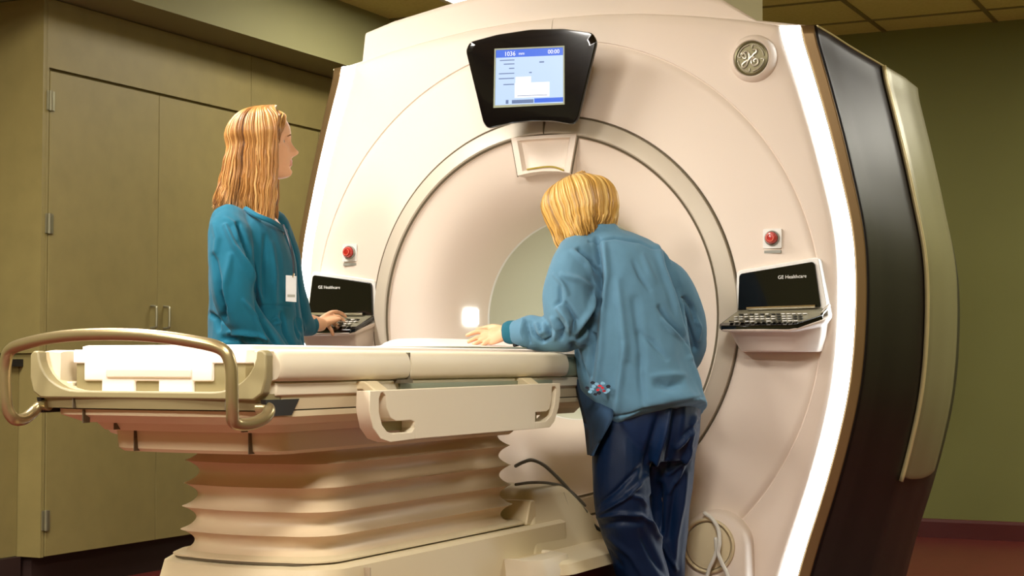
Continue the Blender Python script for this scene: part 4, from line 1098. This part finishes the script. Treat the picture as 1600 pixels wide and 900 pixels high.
# left sleeve
limb(b, [W2(905, 400, 4.95), W2(896, 420, 4.91), W2(888, 460, 4.885), W2(893, 500, 4.87), W2(897, 518, 4.87)], [.070, .073, .078, .078, .055], n=22, sub=5)
limb(b, [W2(905, 512, 4.88), W2(880, 520, 4.875), W2(852, 522, 4.89), W2(828, 519, 4.915), W2(812, 519, 4.93)], [.058, .058, .052, .050, .040], n=22, sub=5)
# right sleeve
limb(b, [W2(1022, 428, 4.99), W2(1048, 448, 4.99), W2(1068, 480, 5.01), W2(1080, 515, 5.04), W2(1076, 550, 5.10), W2(1058, 585, 5.18)], [.064, .062, .055, .046, .044, .038], n=22, sub=5)
b = remesh(b, .0048, 3)
folds2 = [([(932, 372), (936, 400), (938, 440), (930, 490), (925, 540), (920, 590)], 5, -.013), ([(944, 380), (948, 430), (942, 490), (940, 550), (932, 600)], 6, .006),
  ([(905, 390), (925, 408), (934, 430), (936, 450)], 4, -.012), ([(895, 392), (915, 410), (928, 436)], 4.5, .006), ([(868, 430), (880, 445), (886, 460)], 4, .006), ([(868, 478), (876, 470), (876, 450)], 4, -.006),
  ([(880, 430), (905, 438), (928, 452)], 6, .006), ([(872, 480), (888, 500), (892, 520)], 5, .010), ([(885, 475), (900, 500), (894, 520)], 4.5, -.010), ([(932, 455), (922, 485), (898, 520)], 5, .008), ([(938, 470), (925, 505), (905, 530)], 5, -.014),
  ([(829, 503), (834, 522), (846, 536), (858, 528), (858, 512)], 3, -.009), ([(838, 506), (845, 522), (852, 518), (850, 505)], 3.2, .008), ([(818, 500), (817, 520), (822, 538)], 2.8, .008), ([(823, 503), (824, 520), (828, 536)], 2.2, -.007), ([(862, 498), (870, 515), (866, 530)], 3.5, .006), ([(872, 500), (880, 515), (876, 530)], 3, -.008),
  ([(990, 410), (1000, 432), (1014, 452)], 5, -.0035), ([(1005, 400), (1014, 425), (1022, 440)], 6, .003), ([(1035, 375), (1045, 410), (1060, 450), (1072, 500), (1086, 545)], 4, -.012), ([(1025, 378), (1036, 420), (1050, 460), (1064, 510), (1078, 560)], 5, .006),
  ([(1030, 480), (1045, 500), (1070, 530), (1082, 548)], 4, -.008), ([(1035, 500), (1052, 520), (1068, 532)], 4, .004), ([(1028, 600), (1045, 604), (1062, 600)], 8, -.007), ([(1020, 588), (1045, 586), (1068, 586)], 6, .003), ([(965, 440), (972, 500), (978, 560)], 8, .005), ([(990, 470), (1000, 530), (1004, 570)], 8, -.004), ([(1000, 520), (1020, 535), (1040, 560)], 6, -.004),
  ([(1070, 465), (1080, 480), (1086, 500)], 3, -.009), ([(1084, 490), (1092, 510), (1090, 530)], 3, .006), ([(975, 540), (970, 590), (965, 640)], 7, .005), ([(1000, 560), (1002, 600), (1005, 640)], 7, -.004), ([(920, 378), (960, 372), (1000, 378), (1030, 392)], 2, -.0035),
  ([(950, 652), (980, 648), (1010, 641), (1050, 632), (1104, 619)], 2, -.003), ([(895, 540), (905, 570), (915, 600)], 6, -.010), ([(1076, 560), (1088, 590), (1100, 612)], 5, .005)]
sculpt(b, folds2, stretch=(1, 1, .5), amp=2.3, nz=(.003, 9), nz2=(.0014, 28))
J2 = obj('jacket', b, BLUE, P2, angle=180)
b = BM(); add_tube(b, [W2(814, 519, 4.93), W2(806, 519, 4.935), W2(795, 519.5, 4.945), W2(788, 520, 4.95)], [.030, .036, .0355, .029], 20); b = remesh(b, .004, 1); obj('cuff', b, CUFF, J2, angle=180)
# front hem with the patterned pocket hanging lower on the left
b = BM()
rows = [(902, 592, 950, 600), (905, 612, 956, 630), (912, 640, 958, 652), (918, 668, 947, 674), (921, 692, 935, 697), (923, 711, 927, 713)]
R = []
for a, c, d, e in rows:
    k_ = max(0, (640-c)/48)*.10; l = W2(a, c, 4.92+k_*.5); r = W2(d, e, 4.80+k_); nn = (fl*.5+Rh*-.2).normalized()*.012
    mid = (l+r)/2-nn*1.6
    R.append([l, (l+mid)/2-nn*.3, mid, (mid+r)/2-nn*.3, r, r+nn*2, (mid+r)/2+nn*1.6, mid+nn*1.6, (l+mid)/2+nn*1.6, l+nn*2])
add_loft(b, catrings(R, 4)); bmesh.ops.recalc_face_normals(b, faces=b.faces[:])
sculpt(b, [([(925, 640), (935, 670), (930, 700)], 5, .006), ([(910, 620), (925, 650), (924, 690)], 4, -.006)], nz=(.003, 14), nz2=(0, 28), amp=.8); PK = obj('pocket', b, POCK, J2, angle=180)
b = BM()
def blob(px, py, r, d=4.80):
    c = W2(px, py, d); n = 7; a0 = random.random()*6
    pts = [c+Rh*(r*(.7+.5*random.random())*math.cos(a0+2*PI*k/n))+UP*(r*(.5+.4*random.random())*math.sin(a0+2*PI*k/n)) for k in range(n)]
    return [pts, [p-fl*.006 for p in pts]]
random.seed(5)
for px, py, mi in ((934, 609, 0), (941, 606, 0), (937, 603, 0), (944, 611, 0), (925, 608, 1), (950, 610, 1), (932, 600, 1), (918, 606, 2), (928, 604, 1), (946, 612, 1), (922, 612, 1), (936, 614, 2), (950, 604, 2), (930, 616, 2), (926, 598, 2), (942, 599, 1)):
    add_loft(b, blob(px, py, .0055 if mi == 0 else .0068), mi=mi)
obj('pocket_pattern', b, [mat('pattern_red', rgb(200, 30, 50), .7), mat('pattern_pale', rgb(130, 180, 210), .8), mat('pattern_dark', rgb(20, 28, 45), .8)], PK, smooth=False)

# trousers
b = BM()
add_loft(b, catrings([oval(W2(a, c, 4.96), W2(d, e, 4.96), t) for a, c, d, e, t in [(926, 612, 1092, 600, .26), (927, 650, 1094, 640, .28), (929, 690, 1092, 684, .25), (938, 722, 1084, 716, .16)]], 4))
limb(b, [W2(972, 670, 4.93), W2(970, 730, 4.91), W2(973, 790, 4.91), W2(990, 850, 4.95), W2(1006, 910, 4.98), W2(1016, 985, 5.02), W2(1020, 1035, 5.03)], [.088, .084, .082, .080, .080, .082, .084], n=24, sub=6)
limb(b, [W2(1048, 670, 5.0), W2(1047, 730, 5.02), W2(1046, 800, 5.04), W2(1040, 860, 5.07), W2(1036, 910, 5.10), W2(1032, 985, 5.14), W2(1030, 1035, 5.16)], [.082, .074, .064, .062, .064, .070, .074], n=24, sub=6)
b = remesh(b, .005, 3)
folds3 = [([(1046, 640), (1034, 690), (1020, 740), (1016, 770)], 5, .014), ([(1030, 650), (1015, 700), (1005, 750)], 7, -.010), ([(1058, 640), (1050, 690), (1040, 730)], 7, -.012), ([(1086, 650), (1076, 700), (1060, 745), (1046, 770)], 4, .008),
  ([(1082, 670), (1066, 690), (1056, 700)], 4, .009), ([(1080, 700), (1062, 726), (1046, 740)], 4, .008), ([(1092, 660), (1070, 680)], 4, -.008), ([(1010, 745), (975, 780), (935, 803)], 3.2, .010), ([(1000, 730), (965, 765), (934, 790)], 4, -.008),
  ([(935, 808), (970, 803), (1000, 805), (1014, 815), (1030, 840)], 3.5, .009), ([(940, 820), (975, 816), (1000, 818)], 5, -.007), ([(980, 772), (1000, 778), (1010, 790)], 4, .008), ([(1012, 812), (1035, 850), (1056, 890)], 4, .010), ([(1000, 830), (1020, 870), (1040, 900)], 6, -.007), ([(950, 840), (985, 868), (1005, 900)], 6, .006), ([(940, 850), (970, 885)], 5, -.006),
  ([(1030, 760), (1026, 800), (1030, 830)], 7, -.020), ([(1072, 740), (1066, 790), (1056, 840), (1054, 880)], 6, .008), ([(1055, 760), (1050, 800), (1044, 840)], 6, -.008)]
sculpt(b, folds3, nz=(.0035, 8), amp=1.35); obj('trousers', b, NAVY, P2, angle=180)
for a0 in feet: shoe(P2, a0, fwd)
# ------------------------------------------------------------------ light
lamp(-.75, -3.3, 'recessed ceiling light above the floor in front of the patient table, left of the camera', power=42, col=(1, .95, .875))
lamp(-1.3, -1.35, 'recessed ceiling light above the left side of the patient table', power=30, col=(1, .95, .875))
lamp(1.65, -3.3, 'recessed ceiling light above the floor in front of the patient table, right of the camera', power=42, col=(1, .95, .875))
lamp(-.75, -5.6, 'recessed ceiling light far behind the camera on the left', power=62, col=(1, .95, .875))
lamp(1.65, -5.6, 'recessed ceiling light far behind the camera on the right', power=40, col=(1, .95, .875))
lamp(2.85, 1.4, 'recessed ceiling light to the right of the scanner', power=28, col=(1, .95, .875))
lamp(2.75, 3.3, 'added ceiling light out of view in the back right corner, brightening the wall and ceiling', power=16, col=(1, .95, .8))  # added lamp, unseen; its bounce off the wall lifts the dark ceiling
w = bpy.data.worlds.new('world'); SC.world = w; w.use_nodes = True
w.node_tree.nodes['Background'].inputs[0].default_value = (1, .93, .78, 1); w.node_tree.nodes['Background'].inputs[1].default_value = .1
vs = SC.view_settings; vs.view_transform = 'Standard'; vs.look = 'None'; vs.gamma = 1; vs.use_curve_mapping = False; vs.exposure = 0.95
for o in list(bpy.data.objects):
    if '_w' in o.keys(): del o['_w']
